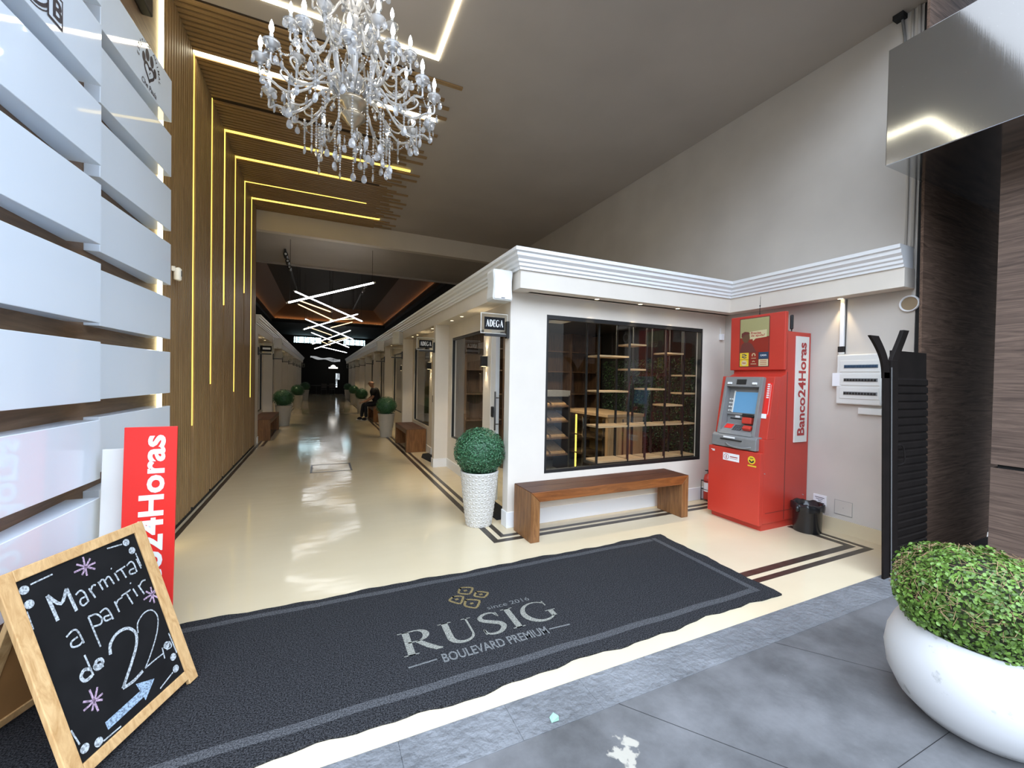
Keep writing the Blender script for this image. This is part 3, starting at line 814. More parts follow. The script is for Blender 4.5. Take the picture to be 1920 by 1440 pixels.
# ================================================================== CHANDELIER
CX, CY = .21, 3.60
ch = thing('chandelier', 'large crystal chandelier with candle bulbs hanging from the entrance ceiling', 'chandelier', (CX, CY, 5.175))
def C3(r, a, z): return (CX+r*cos(a), CY+r*sin(a), z)
MB().lathe([(.002, 5.175), (.10, 5.175), (.09, 5.13), (.03, 5.11), (.012, 5.08), (.012, 5.0)], (CX, CY, 0), 20).build('ceiling_rose', 'silver', ch, smooth=True)
prof = [(.012, 5.02), (.03, 4.98), (.05, 4.93), (.03, 4.88), (.07, 4.84), (.085, 4.80), (.03, 4.76), (.022, 4.70), (.05, 4.66), (.062, 4.60), (.045, 4.52), (.025, 4.48), (.055, 4.45), (.03, 4.42), (.03, 4.36), (.058, 4.31), (.07, 4.24), (.045, 4.16), (.026, 4.13), (.05, 4.10), (.026, 4.07), (.04, 4.03), (.085, 3.98), (.088, 3.94), (.05, 3.87), (.03, 3.83), (.04, 3.81)]
MB().lathe(prof, (CX, CY, 0), 20).build('column', 'crystal', ch, smooth=True)
MB().lathe([(.03, 3.82), (.09, 3.815), (.115, 3.79), (.12, 3.775), (.085, 3.76), (.06, 3.72), (.055, 3.69), (.09, 3.685), (.095, 3.67), (.07, 3.65), (.05, 3.62), (.02, 3.60), (.008, 3.55)], (CX, CY, 0), 24).build('bowl', 'bronze', ch, smooth=True)
cup_prof = [(.010, -.035), (.018, -.03), (.012, -.02), (.024, -.008), (.040, .004), (.050, .022), (.056, .034), (.050, .030), (.036, .012), (.014, .004)]
def drop_mb(p, s=1.0):
    # flat almond crystal with a hook bead
    m = MB(); a = random.uniform(0, pi)
    x, y, z = p; n = 10
    for k in (0,):
        ring = []
        vs = []
        for i in range(n):
            t = 2*pi*i/n; u = .019*s*cos(t)*(1-.25*sin(t)); w = .031*s*sin(t)
            vs.append((x+u*cos(a), y+u*sin(a), z-.045*s+w))
        c1 = (x-.010*s*sin(a), y+.010*s*cos(a), z-.049*s); c2 = (x+.010*s*sin(a), y-.010*s*cos(a), z-.049*s)
        m.add(vs+[c1, c2], [(i, (i+1) % n, n) for i in range(n)]+[((i+1) % n, i, n+1) for i in range(n)])
    m.ball((x, y, z-.006*s), .006*s, 6, 4)
    return m
dropmesh = None
def chain_mb(p0, p1, n, sag=0.0, r=.0095):
    m = MB()
    for i in range(n):
        t = (i+.5)/n; p = Vector(p0).lerp(Vector(p1), t); p.z -= sag*4*t*(1-t)
        m.ball(p, r, 6, 4)
    return m
def arm(a, R, z_hub, z_cup, r0=.09, ndrop=3):
    dip = min(z_hub, z_cup) - .13
    pts = [(r0, z_hub), (r0+.05, z_hub+.045), (R*.38, z_hub+.03), (R*.55, dip+.06), (R*.74, dip+.005), (R*.90, dip+.05), (R, z_cup-.10), (R, z_cup-.02)]
    pts = smoothpts(pts, 4)
    m = MB().tube([C3(r, a, z) for r, z in pts], [.0055+.004*sin(pi*i/(len(pts)-1))+.0022*(i%2) for i in range(len(pts))], 8)
    # inner scroll
    sc = smoothpts([(R*.50, dip+.12), (R*.62, dip+.07), (R*.74, dip+.085), (R*.80, dip+.13), (R*.755, dip+.165), (R*.715, dip+.14)], 4)
    m.tube([C3(r, a, z) for r, z in sc], .0075, 6)
    o = m.build('arm', 'crystal', ch, smooth=True)
    mc = MB().lathe([(r, z_cup+z) for r, z in cup_prof], C3(R, a, 0), 14)
    # scalloped bobeche
    mc.build('bobeche', 'crystal', o, smooth=True)
    MB().lathe([(.011, z_cup), (.013, z_cup+.01), (.0125, z_cup+.09), (.010, z_cup+.095)], C3(R, a, 0), 10).build('candle', 'white', o, smooth=True)
    MB().lathe([(.006, z_cup+.095), (.0145, z_cup+.115), (.016, z_cup+.135), (.009, z_cup+.165), (.001, z_cup+.185)], C3(R, a, 0), 10).build('bulb', 'bulb', o, smooth=True)
    q = C3(R, a, 0)
    for k in range(ndrop):
        t = a + 2*pi*k/ndrop + .6
        drop_mb((q[0]+.054*cos(t), q[1]+.054*sin(t), z_cup+.026), 1.0).build('crystal_drop', 'crystal', o)
for i in range(14): arm(2*pi*i/14+.12, .64, 3.83, 3.86 if i % 2 else 3.80)
for i in range(8): arm(2*pi*i/8+.3, .46, 4.22, 4.13, ndrop=2)
for i in range(6): arm(2*pi*i/6+.1, .30, 4.50, 4.50, .04, ndrop=1)
# hanging bead strands with end drops, in two rings, and swags
k = 0
for (R, n, z0, z1) in ((.50, 18, 3.74, 3.585), (.27, 18, 3.66, 3.38)):
    for i in range(n):
        a = 2*pi*(i+.5)/n + R; zz = z1+random.uniform(-.05, .07); rr = R+random.uniform(-.05, .05)
        chain_mb(C3(rr, a, z0+random.uniform(-.02, .06)), C3(rr, a, zz), 12).build('bead_strand', 'crystal', ch)
        drop_mb(C3(rr, a, zz), 1.25).build('crystal_drop', 'crystal', ch)
for i in range(14):
    a, b = 2*pi*i/14+.12, 2*pi*(i+1)/14+.12
    chain_mb(C3(.62, a, 3.83), C3(.62, b, 3.83), 16, .10, .007).build('bead_swag', 'crystal', ch)
for i in range(8):
    a = 2*pi*i/8+.3
    chain_mb(C3(.45, a, 4.12), C3(.09, a, 3.98), 18, .06, .007).build('bead_swag', 'crystal', ch)
# countless small crystals clustered on the arms and under the bowl
ex = MB()
def put(R_, a, z, sc=1.0):
    q = drop_mb(C3(R_, a, z), sc); ex.add(q.v, q.f)
for i in range(14):
    a = 2*pi*i/14+.12
    for (rr, zz) in ((.22, 3.86), (.34, 3.80), (.47, 3.70), (.58, 3.73), (.64, 3.78)):
        put(rr+random.uniform(-.03, .03), a+random.uniform(-.05, .05), zz+random.uniform(-.03, .03), random.uniform(.8, 1.2))
for i in range(8):
    a = 2*pi*i/8+.3
    for (rr, zz) in ((.16, 4.24), (.26, 4.16), (.37, 4.06), (.46, 4.09), (.46, 4.0)):
        put(rr+random.uniform(-.03, .03), a+random.uniform(-.06, .06), zz+random.uniform(-.03, .03), random.uniform(.8, 1.3))
for i in range(30): put(random.uniform(.06, .22), random.uniform(0, 6.28), random.uniform(3.38, 3.56), random.uniform(.8, 1.2))
for i in range(26): put(random.uniform(.10, .20), random.uniform(0, 6.28), random.uniform(4.3, 4.75), random.uniform(.8, 1.4))
ex.build('small_crystals', 'crystal', ch)['kind'] = 'stuff'
# large leaf-shaped prisms around the column
for i in range(8):
    a = 2*pi*i/8
    m = MB(); z0 = 4.02
    m.tube([C3(.10, a, 3.80), C3(.17, a, 3.92), C3(.20, a, 4.05), C3(.16, a, 4.16)], [.006, .02, .022, .004], 6)
    m.build('crystal_spear', 'crystal', ch, smooth=True)
for i in range(6):
    a = 2*pi*i/6+.4
    drop_mb(C3(.14, a, 4.40), 1.6).build('crystal_spear', 'crystal', ch)
l = bpy.data.lights.new('chandelier_lamp', 'POINT'); l.energy = 6; l.color = (1, .95, .86); l.shadow_soft_size = .5
lo = bpy.data.objects.new('chandelier_lamp', l); COL.objects.link(lo); lo.location = (CX, CY, 4.62)

# ================================================================== WHITE SIGN PANELS
def sign_panel(col, k):
    zb = .058 + .4545*k; zt = zb+.346
    if col == 0: ya, yb, xa, xb = 2.15, 3.196, -1.25, -1.170
    else: ya, yb, xa, xb = 3.385, 4.40, -1.245, -1.166
    where = 'column by the street' if col == 0 else 'column next to the slats'
    m = MB().prism([(XL, ya), (xa, ya), (xb, yb), (XL, yb)], 'z', zb, zt)
    o = m.build('sign_panel', 'panelw', bevel=.003)
    tag(o, 'glossy white sign panel, %s from the floor in the %s' % (ORD[k-1], where), 'sign panel', 'white sign panels')
    U = Vector((xb-xa, yb-ya, 0)).normalized()
    return o, Frame((xa, ya, zb), U, (0, 0, 1)), sqrt((xb-xa)**2+(yb-ya)**2)
for k in range(1, 10):
    o, fr, L = sign_panel(0, k)
    if k == 7:
        o['label'] = 'glossy white sign panel with a round black badge in the column by the street'
        m = MB(); c = (.50, .185)
        for r, wd in ((.155, .006), (.135, .016), (.105, .008)):
            ribbon(m, fr, arc(*c, r, r, 0, 360, 40), wd)
        disc(m, fr, (c[0]-.01, c[1]), .085, .0014)
        m.build('round_badge', 'ink', o)
        m = MB()
        for q in (-.045, -.015, .02): ribbon(m, fr, smoothpts([(c[0]-.07, c[1]+q-.02), (c[0], c[1]+q+.015), (c[0]+.06, c[1]+q-.005)], 5), [.002]+[.010]*9+[.002], .0022)
        m.build('badge_swirl', 'panelw', o)
        m = MB(); rect(m, fr, .60, .71, .05, .20, .0024); m.build('letter_plate', 'ink', o)
        m = MB(); rect(m, fr, .61, .70, .062, .188, .0030); m.build('letter_plate', 'panelw', o)
        text('B', 'ink', fr, .635, .075, .10, None, o, 'letter', .03, .0038)
for k in range(1, 9):
    o, fr, L = sign_panel(1, k)
    if k == 8:
        o['label'] = 'glossy white sign panel with a paw print logo, topmost beside the slatted wall'
        m = MB(); c = (.62, .16)
        for dx, dy, rx, ry in ((-.085, .05, .025, .036), (-.031, .097, .030, .043), (.038, .091, .030, .043), (.09, .037, .025, .036)):
            disc(m, fr, (c[0]+dx, c[1]+dy), rx, .0015, 14, ry)
        hp = [(c[0]+.074*sin(t)**3*1.0, c[1]-.014+.064*(13*cos(t)-5*cos(2*t)-2*cos(3*t)-cos(4*t))/16) for t in [2*pi*i/30 for i in range(31)]]
        ribbon(m, fr, hp, .020)
        ribbon(m, fr, [(c[0]+.02, c[1]-.0), (c[0]-.005, c[1]-.03), (c[0]+.012, c[1]-.035)], .007)
        m.build('paw_print', 'ink', o)
        w_ = 'ESTÉTICA ANIMAL'
        for i, chh in enumerate(w_):
            if chh == ' ': continue
            t = radians(178 - i*(176/(len(w_)-1))); R = .152
            p = fr.p(c[0]+R*cos(t), c[1]+.01+R*sin(t)); tang = t-pi/2
            U = fr.U*cos(tang)+fr.V*sin(tang); V = -fr.U*sin(tang)+fr.V*cos(tang)
            text(chh, 'ink', Frame(p, U, V), 0, 0, .032 if chh != 'É' else .039, None, o, 'lettering', .012, .002, 'c')
        text('Che Paula', 'ink', fr, c[0], c[1]-.145, .042, None, o, 'lettering', .01, .002, 'c', .2)

# small devices on the slatted wall
o = thing('motion_sensor', 'small white motion sensor on the slatted wall', 'sensor', (-1.29, 5.03, 2.55))
MB().tube([(-1.282, 5.03, 2.49), (-1.28, 5.03, 2.50), (-1.28, 5.03, 2.60), (-1.284, 5.03, 2.61)], [.022, .032, .032, .02], 14).build('body', 'white', o, smooth=True)
box(-1.322, -1.295, 5.0, 5.03, 2.575, 2.62).build('bracket', 'white', o)
box(-1.25, -1.2475, 5.02, 5.045, 2.53, 2.585).build('lens', 'black', o)
tag(box(XL, -1.25, 4.03, 4.26, 4.42, 4.9).build('wall_speaker', 'black', bevel=.01), 'black box high on the wall above the white sign panels', 'speaker')

# ================================================================== RUG
RX0, RX1, RY0, RY1 = -1.75, 3.16, 1.955, 3.20
o = thing('rug', 'long charcoal entrance rug with RUSIG lettering and a gold motif', 'rug', (.7, 2.6, 0))
def edge(t, s): return .012*sin(t*5.3+s)+.009*sin(t*13.1+2*s)+.006*sin(t*29+s)
pts = []
N = 90
for i in range(N+1):
    x = RX0+(RX1-RX0)*i/N; pts.append((x, RY0+edge(x, 1)*.9 - .03*(1-abs(2*(x-.4)/5))))
for i in range(1, 24):
    y = RY0+(RY1-RY0)*i/24; pts.append((RX1+edge(y*1.7, 3)*.6+.03*(y-RY0), y))
for i in range(N+1):
    x = RX1+.04+(RX0-RX1-.04)*i/N; pts.append((x, RY1+edge(x, 5)*.8))
m = MB().prism(pts, 'z', .0005, .013)
m.build('pile', 'rug', o)
fr = Frame((0, 0, .013), (1, 0, 0), (0, 1, 0))
m = MB(); bw = .052; a = .085
bx0, bx1, by0, by1 = RX0+.12, RX1-.13, RY0+.105, RY1-.085
for pl_ in ([(bx0, by0), (bx1-.03, by0)], [(bx0, by1), (bx1-.03, by1)], [(bx1, by0-.026), (bx1+.01, by1+.026)], [(bx0, by0), (bx0, by1)]):
    n_ = 40; q = [(pl_[0][0]+(pl_[1][0]-pl_[0][0])*i/n_, pl_[0][1]+(pl_[1][1]-pl_[0][1])*i/n_+.004*sin(i*1.3)) for i in range(n_+1)]
    ribbon(m, fr, q, bw, .001)
m.build('border_band', 'rugband', o)
m, wdt = serif_text('RUSIG', fr, .435, 2.336, .228, .9, 1.07, .0012)
m.build('lettering', 'ruglet', o)
text('BOULEVARD PREMIUM', 'rugsmall', fr, .635, 2.205, .078, .675, o, 'lettering', .02, .0012)
m = MB(); ribbon(m, fr, [(.445, 2.243), (.605, 2.250)], .012, .0012); ribbon(m, fr, [(1.325, 2.245), (1.475, 2.238)], .012, .0012)
m.build('lettering', 'rugsmall', o)
text('since 2016', 'rugsmall', fr, 1.05, 2.598, .045, .32, o, 'lettering', 0, .0012)
m = MB()
for q in ([(.964, 2.966), (1.064, 2.924), (1.002, 2.829), (.917, 2.882)], [(1.060, 2.865), (1.143, 2.807), (1.082, 2.747), (1.011, 2.803)], [(.883, 2.864), (.958, 2.832), (.899, 2.728), (.827, 2.815)], [(.950, 2.794), (1.051, 2.734), (.983, 2.636), (.907, 2.704)]):
    c = Vector((sum(p[0] for p in q)/4, sum(p[1] for p in q)/4)); L = []
    for i in range(4):
        p0, p1, p2 = [Vector(q[(i+k) % 4]) for k in (-1, 0, 1)]
        for t in (.25, 0, -.25):
            L.append(p1.lerp(p0, t) if t > 0 else (p1.lerp(c, .12) if t == 0 else p1.lerp(p2, -t)))
    L = [tuple(p.lerp(c, .10)) for p in L]
    ribbon(m, fr, L+L[:2], .017, .0012)
    ribbon(m, fr, [(c.x-.012, c.y), (c.x+.012, c.y)], .022, .0012)
m.build('motif', 'ruggold', o)

# ================================================================== CHALKBOARD
BF = Vector((-.571, 2.587, .022)); bU = Vector((.40918, .91246, 0)).normalized(); bV = Vector((-.31223, .14002, .93963)).normalized()
bfr = Frame(BF, bU, bV)
CH = {}
CH['white'] = [[(-0.463,0.717),(-0.458,0.607)],[(-0.463,0.717),(-0.429,0.663),(-0.393,0.71)],[(-0.393,0.71),(-0.386,0.606)],[(-0.37,0.668),(-0.348,0.676),(-0.336,0.658),(-0.333,0.616)],[(-0.339,0.642),(-0.356,0.642),(-0.364,0.626),(-0.354,0.612),(-0.333,0.62)],[(-0.315,0.668),(-0.303,0.618)],[(-0.314,0.649),(-0.298,0.671),(-0.284,0.667)],[(-0.271,0.676),(-0.263,0.633)],[(-0.269,0.668),(-0.249,0.676),(-0.241,0.634)],[(-0.244,0.665),(-0.222,0.676),(-0.211,0.633)],[(-0.193,0.679),(-0.186,0.636)],[(-0.201,0.705),(-0.198,0.702)],[(-0.16,0.682),(-0.15,0.633)],[(-0.186,0.679),(-0.137,0.685)],[(-0.13,0.683),(-0.106,0.693),(-0.094,0.677),(-0.093,0.634)],[(-0.1,0.656),(-0.123,0.656),(-0.126,0.639),(-0.099,0.634)],[(-0.074,0.693),(-0.067,0.64)],[(-0.451,0.531),(-0.422,0.542),(-0.407,0.527),(-0.401,0.471)],[(-0.414,0.508),(-0.441,0.503),(-0.443,0.483),(-0.419,0.474),(-0.402,0.482)],[(-0.354,0.559),(-0.349,0.419)],[(-0.354,0.559),(-0.322,0.552),(-0.308,0.524),(-0.319,0.504),(-0.353,0.513)],[(-0.307,0.549),(-0.281,0.554),(-0.27,0.534),(-0.265,0.493)],[(-0.274,0.518),(-0.297,0.522),(-0.295,0.504),(-0.267,0.501)],[(-0.235,0.561),(-0.231,0.507)],[(-0.236,0.542),(-0.219,0.558),(-0.197,0.56)],[(-0.176,0.573),(-0.163,0.507)],[(-0.2,0.567),(-0.151,0.572)],[(-0.139,0.571),(-0.13,0.528)],[(-0.142,0.602),(-0.139,0.597)],[(-0.11,0.573),(-0.096,0.519)],[(-0.107,0.563),(-0.087,0.58),(-0.067,0.579)],[(-0.414,0.427),(-0.409,0.333)],[(-0.41,0.362),(-0.433,0.375),(-0.451,0.357),(-0.441,0.334),(-0.413,0.336)],[(-0.401,0.362),(-0.364,0.353),(-0.363,0.372),(-0.382,0.376),(-0.394,0.356),(-0.385,0.344),(-0.363,0.345)],[(-0.324,0.365),(-0.31,0.405),(-0.268,0.429),(-0.221,0.421),(-0.196,0.38),(-0.212,0.33),(-0.262,0.27),(-0.324,0.207)],[(-0.324,0.207),(-0.274,0.202),(-0.223,0.212)],[(-0.186,0.374),(-0.172,0.416),(-0.127,0.44),(-0.088,0.43),(-0.073,0.384),(-0.104,0.32),(-0.166,0.252),(-0.21,0.215)],[(-0.21,0.215),(-0.155,0.217),(-0.11,0.216)],[(-0.104,0.243),(-0.11,0.191)],[(-0.098,0.238),(-0.062,0.246),(-0.059,0.218),(-0.087,0.221)],[(-0.049,0.283),(-0.044,0.174)],[(-0.501,0.785),(-0.421,0.788)],[(-0.54,0.696),(-0.54,0.622)],[(-0.115,0.788),(-0.187,0.797)],[(-0.068,0.721),(-0.063,0.65)],[(-0.096,0.108),(-0.178,0.088)],[(-0.455,0.082),(-0.379,0.079)],[(-0.529,0.138),(-0.539,0.206)]]
CH['pink'] = [[(-0.294,0.805),(-0.304,0.722)],[(-0.347,0.758),(-0.254,0.76)],[(-0.328,0.786),(-0.264,0.733)],[(-0.269,0.787),(-0.322,0.733)],[(-0.055,0.534),(-0.064,0.454)],[(-0.109,0.497),(-0.026,0.5)],[(-0.085,0.527),(-0.037,0.467)],[(-0.033,0.518),(-0.085,0.471)],[(-0.439,0.293),(-0.436,0.197)],[(-0.473,0.268),(-0.408,0.224)],[(-0.481,0.237),(-0.4,0.246)],[(-0.41,0.282),(-0.455,0.214)]]
CH['arrow'] = [[(-0.427,0.122),(-0.257,0.128)],[(-0.27,0.184),(-0.187,0.146),(-0.255,0.093)]]
CH['balls'] = [[(-0.525,0.775)],[(-0.525,0.717)],[(-0.094,0.788)],[(-0.08,0.74)],[(-0.079,0.239)],[(-0.068,0.169)],[(-0.076,0.112)],[(-0.47,0.093)],[(-0.518,0.112)]]
o = thing('chalkboard', 'pine-framed A-frame chalkboard offering a packed lunch, standing on the rug', 'sandwich board', tuple(BF))
def slab(fr, u0, u1, v0, v1, w0, w1):
    m = MB(); vs = [fr.p(u, v, w) for w in (w0, w1) for v in (v0, v1) for u in (u0, u1)]
    return m.add(vs, [(0, 2, 3, 1), (4, 5, 7, 6), (0, 1, 5, 4), (2, 6, 7, 3), (0, 4, 6, 2), (1, 3, 7, 5)])
slab(bfr, -.60, -.545, 0, .86, -.022, .0).build('stile', 'pine', o, bevel=.003)
slab(bfr, -.04, .015, 0, .86, -.022, .0).build('stile', 'pine', o, bevel=.003)
slab(bfr, -.545, -.04, .815, .86, -.022, .0).build('rail', 'pine', o, bevel=.003)
slab(bfr, -.545, -.04, .025, .07, -.022, .0).build('rail', 'pine', o, bevel=.003)
bd = slab(bfr, -.547, -.038, .066, .818, -.016, -.008).build('board', 'board', o)
def chalk(parts, m_, wd, nm='chalk_writing'):
    mb = MB()
    for s in parts:
        s = smoothpts(s, 4)
        ribbon(mb, bfr, s, wd, -.0072)
    return mb.build(nm, m_, bd)
chalk(CH['white'][:3], 'chalk', .013)
chalk(CH['white'][3:32], 'chalk', .0072)
chalk(CH['white'][32:36], 'chalk', .013)
for q in CH['white'][36:]: chalk([q], 'chalk', .006, 'chalk_tail')
for q in range(3): chalk(CH['pink'][4*q:4*q+4], 'chalkp', .008, 'chalk_star')
mb = MB()
a_ = CH['arrow'][0]; ribbon(mb, bfr, a_, .034, -.0072)
t_ = CH['arrow'][1]; mb.add([bfr.p(u, v, -.0071) for u, v in t_], [(0, 1, 2)])
mb.build('chalk_arrow', 'chalkb', bd)
for b in CH['balls']:
    mb = MB(); disc(mb, bfr, b[0], .017, -.0072, 14); mb.build('chalk_dot', 'chalk', bd)
# rear support frame, hinged at the top
top = bfr.p(0, .85, -.03)
rV = (Vector((-.30, .135, -.80))).normalized()
rV = Vector((bV.x*-1.0-.62*0, 0, 0))
back_dir = Vector((-bfr.N.x, -bfr.N.y, 0)).normalized()
foot = Vector((top.x, top.y, 0)) + back_dir*.30; foot.z = .020
rv = (top-foot); Lr = rv.length; rfr = Frame(foot, bU, rv)
slab(rfr, -.47, -.42, 0, Lr, -.011, .011).build('rear_stile', 'pine', o, bevel=.003)
slab(rfr, -.035, .015, 0, Lr, -.011, .011).build('rear_stile', 'pine', o, bevel=.003)
slab(rfr, -.42, -.035, .02, .065, -.011, .011).build('rear_rail', 'pine', o, bevel=.003)
slab(rfr, -.42, -.035, .065, Lr-.01, -.004, .004).build('rear_panel', 'hard', o)

# ================================================================== LEANING SIGNS
def lean_sign(name, label, x0, x1, yb, h, yt, m_, thick=.012, ang=0.0):
    o = thing(name, label, 'sign', ((x0+x1)/2, yb, .0))
    fr = Frame((x0, yb, .014), (1, ang, 0), (0, yt-yb, h))
    L = sqrt((yt-yb)**2+h*h)
    slab(fr, 0, x1-x0, 0, L, -thick, 0).build('panel', m_, o, bevel=.003)
    return o, fr, L
o, fr, L = lean_sign('leaning_sign', 'red upright sign panel with white Banco24Horas lettering behind the chalkboard', -1.015, -.772, 2.96, 1.265, 3.05, 'redsign')
ft = Frame(fr.p(0, 0, 0), fr.V, -fr.U)
text('Banco24Horas', 'white', ft, .09, -.190, .118, 1.13, o, 'lettering', .028, .0015)
o, fr, L = lean_sign('leaning_sign', 'plain off-white sign panel propped behind the red sign', -1.135, -.90, 3.03, 1.135, 3.12, 'offw')

# ================================================================== BENCHES
def bench(x0, x1, y0, y1, h, along, label, t=.10, group='wooden benches'):
    o = thing('wooden_bench', label, 'bench', ((x0+x1)/2, (y0+y1)/2, 0), group)
    bt = 'bench' if along == 'x' else 'benchy'
    if along == 'x':
        MB().prism([(x0, h), (x1, h), (x1-t, h-t), (x0+t, h-t)], 'y', y0, y1).build('seat', bt, o, bevel=.005)
        MB().prism([(x0, h-.0005), (x0+t, h-t-.0005), (x0+t, 0), (x0, 0)], 'y', y0, y1).build('leg', 'benchz', o, bevel=.005)
        MB().prism([(x1, h-.0005), (x1, 0), (x1-t, 0), (x1-t, h-t-.0005)], 'y', y0, y1).build('leg', 'benchz', o, bevel=.005)
        ym = y0+(y1-y0)*.52
        for a_, b_ in ((y0+.003, ym-.002), (ym+.002, y1-.003)): box(x0+.003, x1-.003, a_, b_, h-.004, h+.003).build('top_board', 'benchtop', o, bevel=.002)
    else:
        MB().prism([(y0, h), (y1, h), (y1-t, h-t), (y0+t, h-t)], 'x', x0, x1).build('seat', bt, o, bevel=.005)
        MB().prism([(y0, h-.0005), (y0+t, h-t-.0005), (y0+t, 0), (y0, 0)], 'x', x0, x1).build('leg', 'benchz', o, bevel=.005)
        MB().prism([(y1, h-.0005), (y1, 0), (y1-t, 0), (y1-t, h-t-.0005)], 'x', x0, x1).build('leg', 'benchz', o, bevel=.005)
        xm = (x0+x1)/2
        for a_, b_ in ((x0+.003, xm-.002), (xm+.002, x1-.003)): box(a_, b_, y0+.003, y1-.003, h-.004, h+.003).build('top_board', 'benchtopy', o, bevel=.002)
    return o
bench(1.85, 3.935, 3.52, 3.91, .492, 'x', 'long reddish wooden bench under the large shop window')
bench(1.62, 2.03, 8.72, 10.75-.6, .48, 'y', 'reddish wooden bench beside the second planter in the corridor')
bench(1.62, 2.02, 14.75, 16.6, .48, 'y', 'dark wooden bench the seated man is on')
bench(-1.53, -1.10, 11.35, 13.6, .50, 'y', 'dark wooden bench just past the end of the slatted wall')

# ================================================================== PLANTERS
def planter(x, y, R, hp, rb, rt_, rball, label, n, leaf, texture=True, src=None):
    o = thing('boxwood_planter', label, 'potted plant', (x, y, 0), 'pale tapered planters with clipped balls')
    if src is not None:
        for c in children(src):
            k = c.copy(); COL.objects.link(k); k.parent = o
        return o
    if texture:
        # faceted diamond relief
        nu, nv = 18, 14; vs = []; fs = []
        for j in range(nv+1):
            z = hp*j/nv; rr = rb+(rt_-rb)*(j/nv)**.85
            for i in range(nu):
                a = 2*pi*(i+.5*(j % 2))/nu
                vs.append((rr*cos(a), rr*sin(a), z))
        tri = []
        for j in range(nv):
            for i in range(nu):
                A, B_, C_, D = j*nu+i, j*nu+(i+1) % nu, (j+1)*nu+(i+1) % nu, (j+1)*nu+i
                tri += ([(A, B_, D), (B_, C_, D)] if j % 2 == 0 else [(A, B_, C_), (A, C_, D)])
        for q in tri:
            c = sum((Vector(vs[k]) for k in q), Vector())/3
            c += Vector((c.x, c.y, 0)).normalized()*.0085
            k = len(vs); vs.append(tuple(c)); fs += [(q[0], q[1], k), (q[1], q[2], k), (q[2], q[0], k)]
        fs += [tuple(range(nu-1, -1, -1))]
        m = MB().add(vs, fs)
        m.build('pot', 'pot', o, local=True)
    else:
        MB().lathe([(rb, 0), (rt_, hp)], (0, 0, 0), 24).build('pot', 'pot', o, local=True, smooth=False)
    MB().lathe([(rt_+.002, hp-.012), (rt_+.004, hp+.004), (rt_-.02, hp+.004), (rt_-.022, hp-.01)], (0, 0, 0), 28, False).build('rim', 'pot', o, local=True, smooth=True)
    MB().lathe([(.001, hp-.006), (rt_-.018, hp-.005)], (0, 0, 0), 20, False).build('soil', 'soil', o, local=True)
    zc = hp + rball*.80
    fo = leafball((0, 0, zc), rball, n, leaf, .13, .93)
    fo.ball((0, 0, zc), rball*.90, 20, 12, .93)
    fo.build('foliage', 'leafd', o, local=True)
    return o
planter(1.575, 4.22, 0, .585, .135, .205, .262, 'pale textured planter with a green clipped ball at the shop corner by the front bench', 12000, .0215)
p2 = planter(1.56, 11.25, 0, .60, .15, .215, .255, 'pale ribbed planter with a green clipped ball behind the second corridor bench', 2600, .028, False)
planter(1.55, 18.6, 0, 0, 0, 0, 0, 'pale planter with a dark clipped ball just beyond the seated man', 0, 0, src=p2)
planter(1.60, 24.0, 0, 0, 0, 0, 0, 'pale planter with a dark clipped ball on the bench side, second beyond the seated man', 0, 0, src=p2)
planter(1.62, 30.0, 0, 0, 0, 0, 0, 'pale planter with a dark clipped ball on the bench side, third beyond the seated man', 0, 0, src=p2)
p3 = planter(-1.06, 14.6, 0, .62, .16, .235, .285, 'pale planter with a dark clipped ball next to the bench past the slatted wall', 2600, .03, False)
planter(-1.0, 21.6, 0, 0, 0, 0, 0, 'pale planter with a dark clipped ball, second along the side past the slatted wall', 0, 0, src=p3)
planter(-.93, 29.0, 0, 0, 0, 0, 0, 'pale planter with a dark clipped ball, third along the side past the slatted wall', 0, 0, src=p3)

# round white bowl on the sidewalk
BX, BY = 2.86, .815
o = thing('bowl_planter', 'large round white bowl planter with a clipped leafy bush on the sidewalk', 'potted plant', (BX, BY, 0))
R = .345
MB().lathe([(.17, 0), (.235, .018), (.298, .08), (.340, .17), (.352, .26), (.342, .335), (.318, .40), (.290, .447), (.276, .447), (.288, .41), (.28, .37)], (BX, BY, 0), 48).build('bowl', 'bowl', o, smooth=True)
MB().lathe([(.001, .402), (.284, .40)], (BX, BY, 0), 28, False).build('soil', 'soil', o)
fo = MB()
N_ = 17000
vs = []; fs = []
cz = .562
for i in range(N_):
    d = rng.normal(size=3); d /= np.linalg.norm(d)
    a = math.atan2(d[1], d[0])
    lump = 1+.05*sin(5*a+1)+.05*sin(3*a+7*d[2])
    rr = rng.uniform(.80, 1.04)**.7*lump
    e = .62  # squarish dome
    hx = abs(d[0])**1*np.sign(d[0]); 
    k_ = 1/(abs(math.hypot(d[0], d[1]))**2.6+abs(d[2])**2.6)**(1/2.6)
    c = np.array([d[0]*k_*.325*rr, d[1]*k_*.325*rr, cz+d[2]*k_*.238*rr])
    if c[2] < .41 or (c[2] < .465 and math.hypot(c[0], c[1]) > .285): continue
    t1 = np.cross(d, rng.normal(size=3)); t1 /= np.linalg.norm(t1)
    nn = d+rng.normal(size=3)*.7; nn /= np.linalg.norm(nn)
    t2 = np.cross(nn, t1); t2 /= np.linalg.norm(t2)
    L = rng.uniform(.011, .021); W = L*.72; c = c+np.array([BX, BY, 0]); q = len(vs)
    vs += [tuple(c-t1*L*.5), tuple(c-t1*L*.12+t2*W*.5+nn*L*.08), tuple(c+t1*L*.3+t2*W*.42), tuple(c+t1*L*.55), tuple(c+t1*L*.3-t2*W*.42), tuple(c-t1*L*.12-t2*W*.5+nn*L*.08)]
    fs += [(q, q+1, q+2, q+3), (q, q+3, q+4, q+5)]
fo.add(vs, fs)
fo.build('foliage', 'leafg', o)
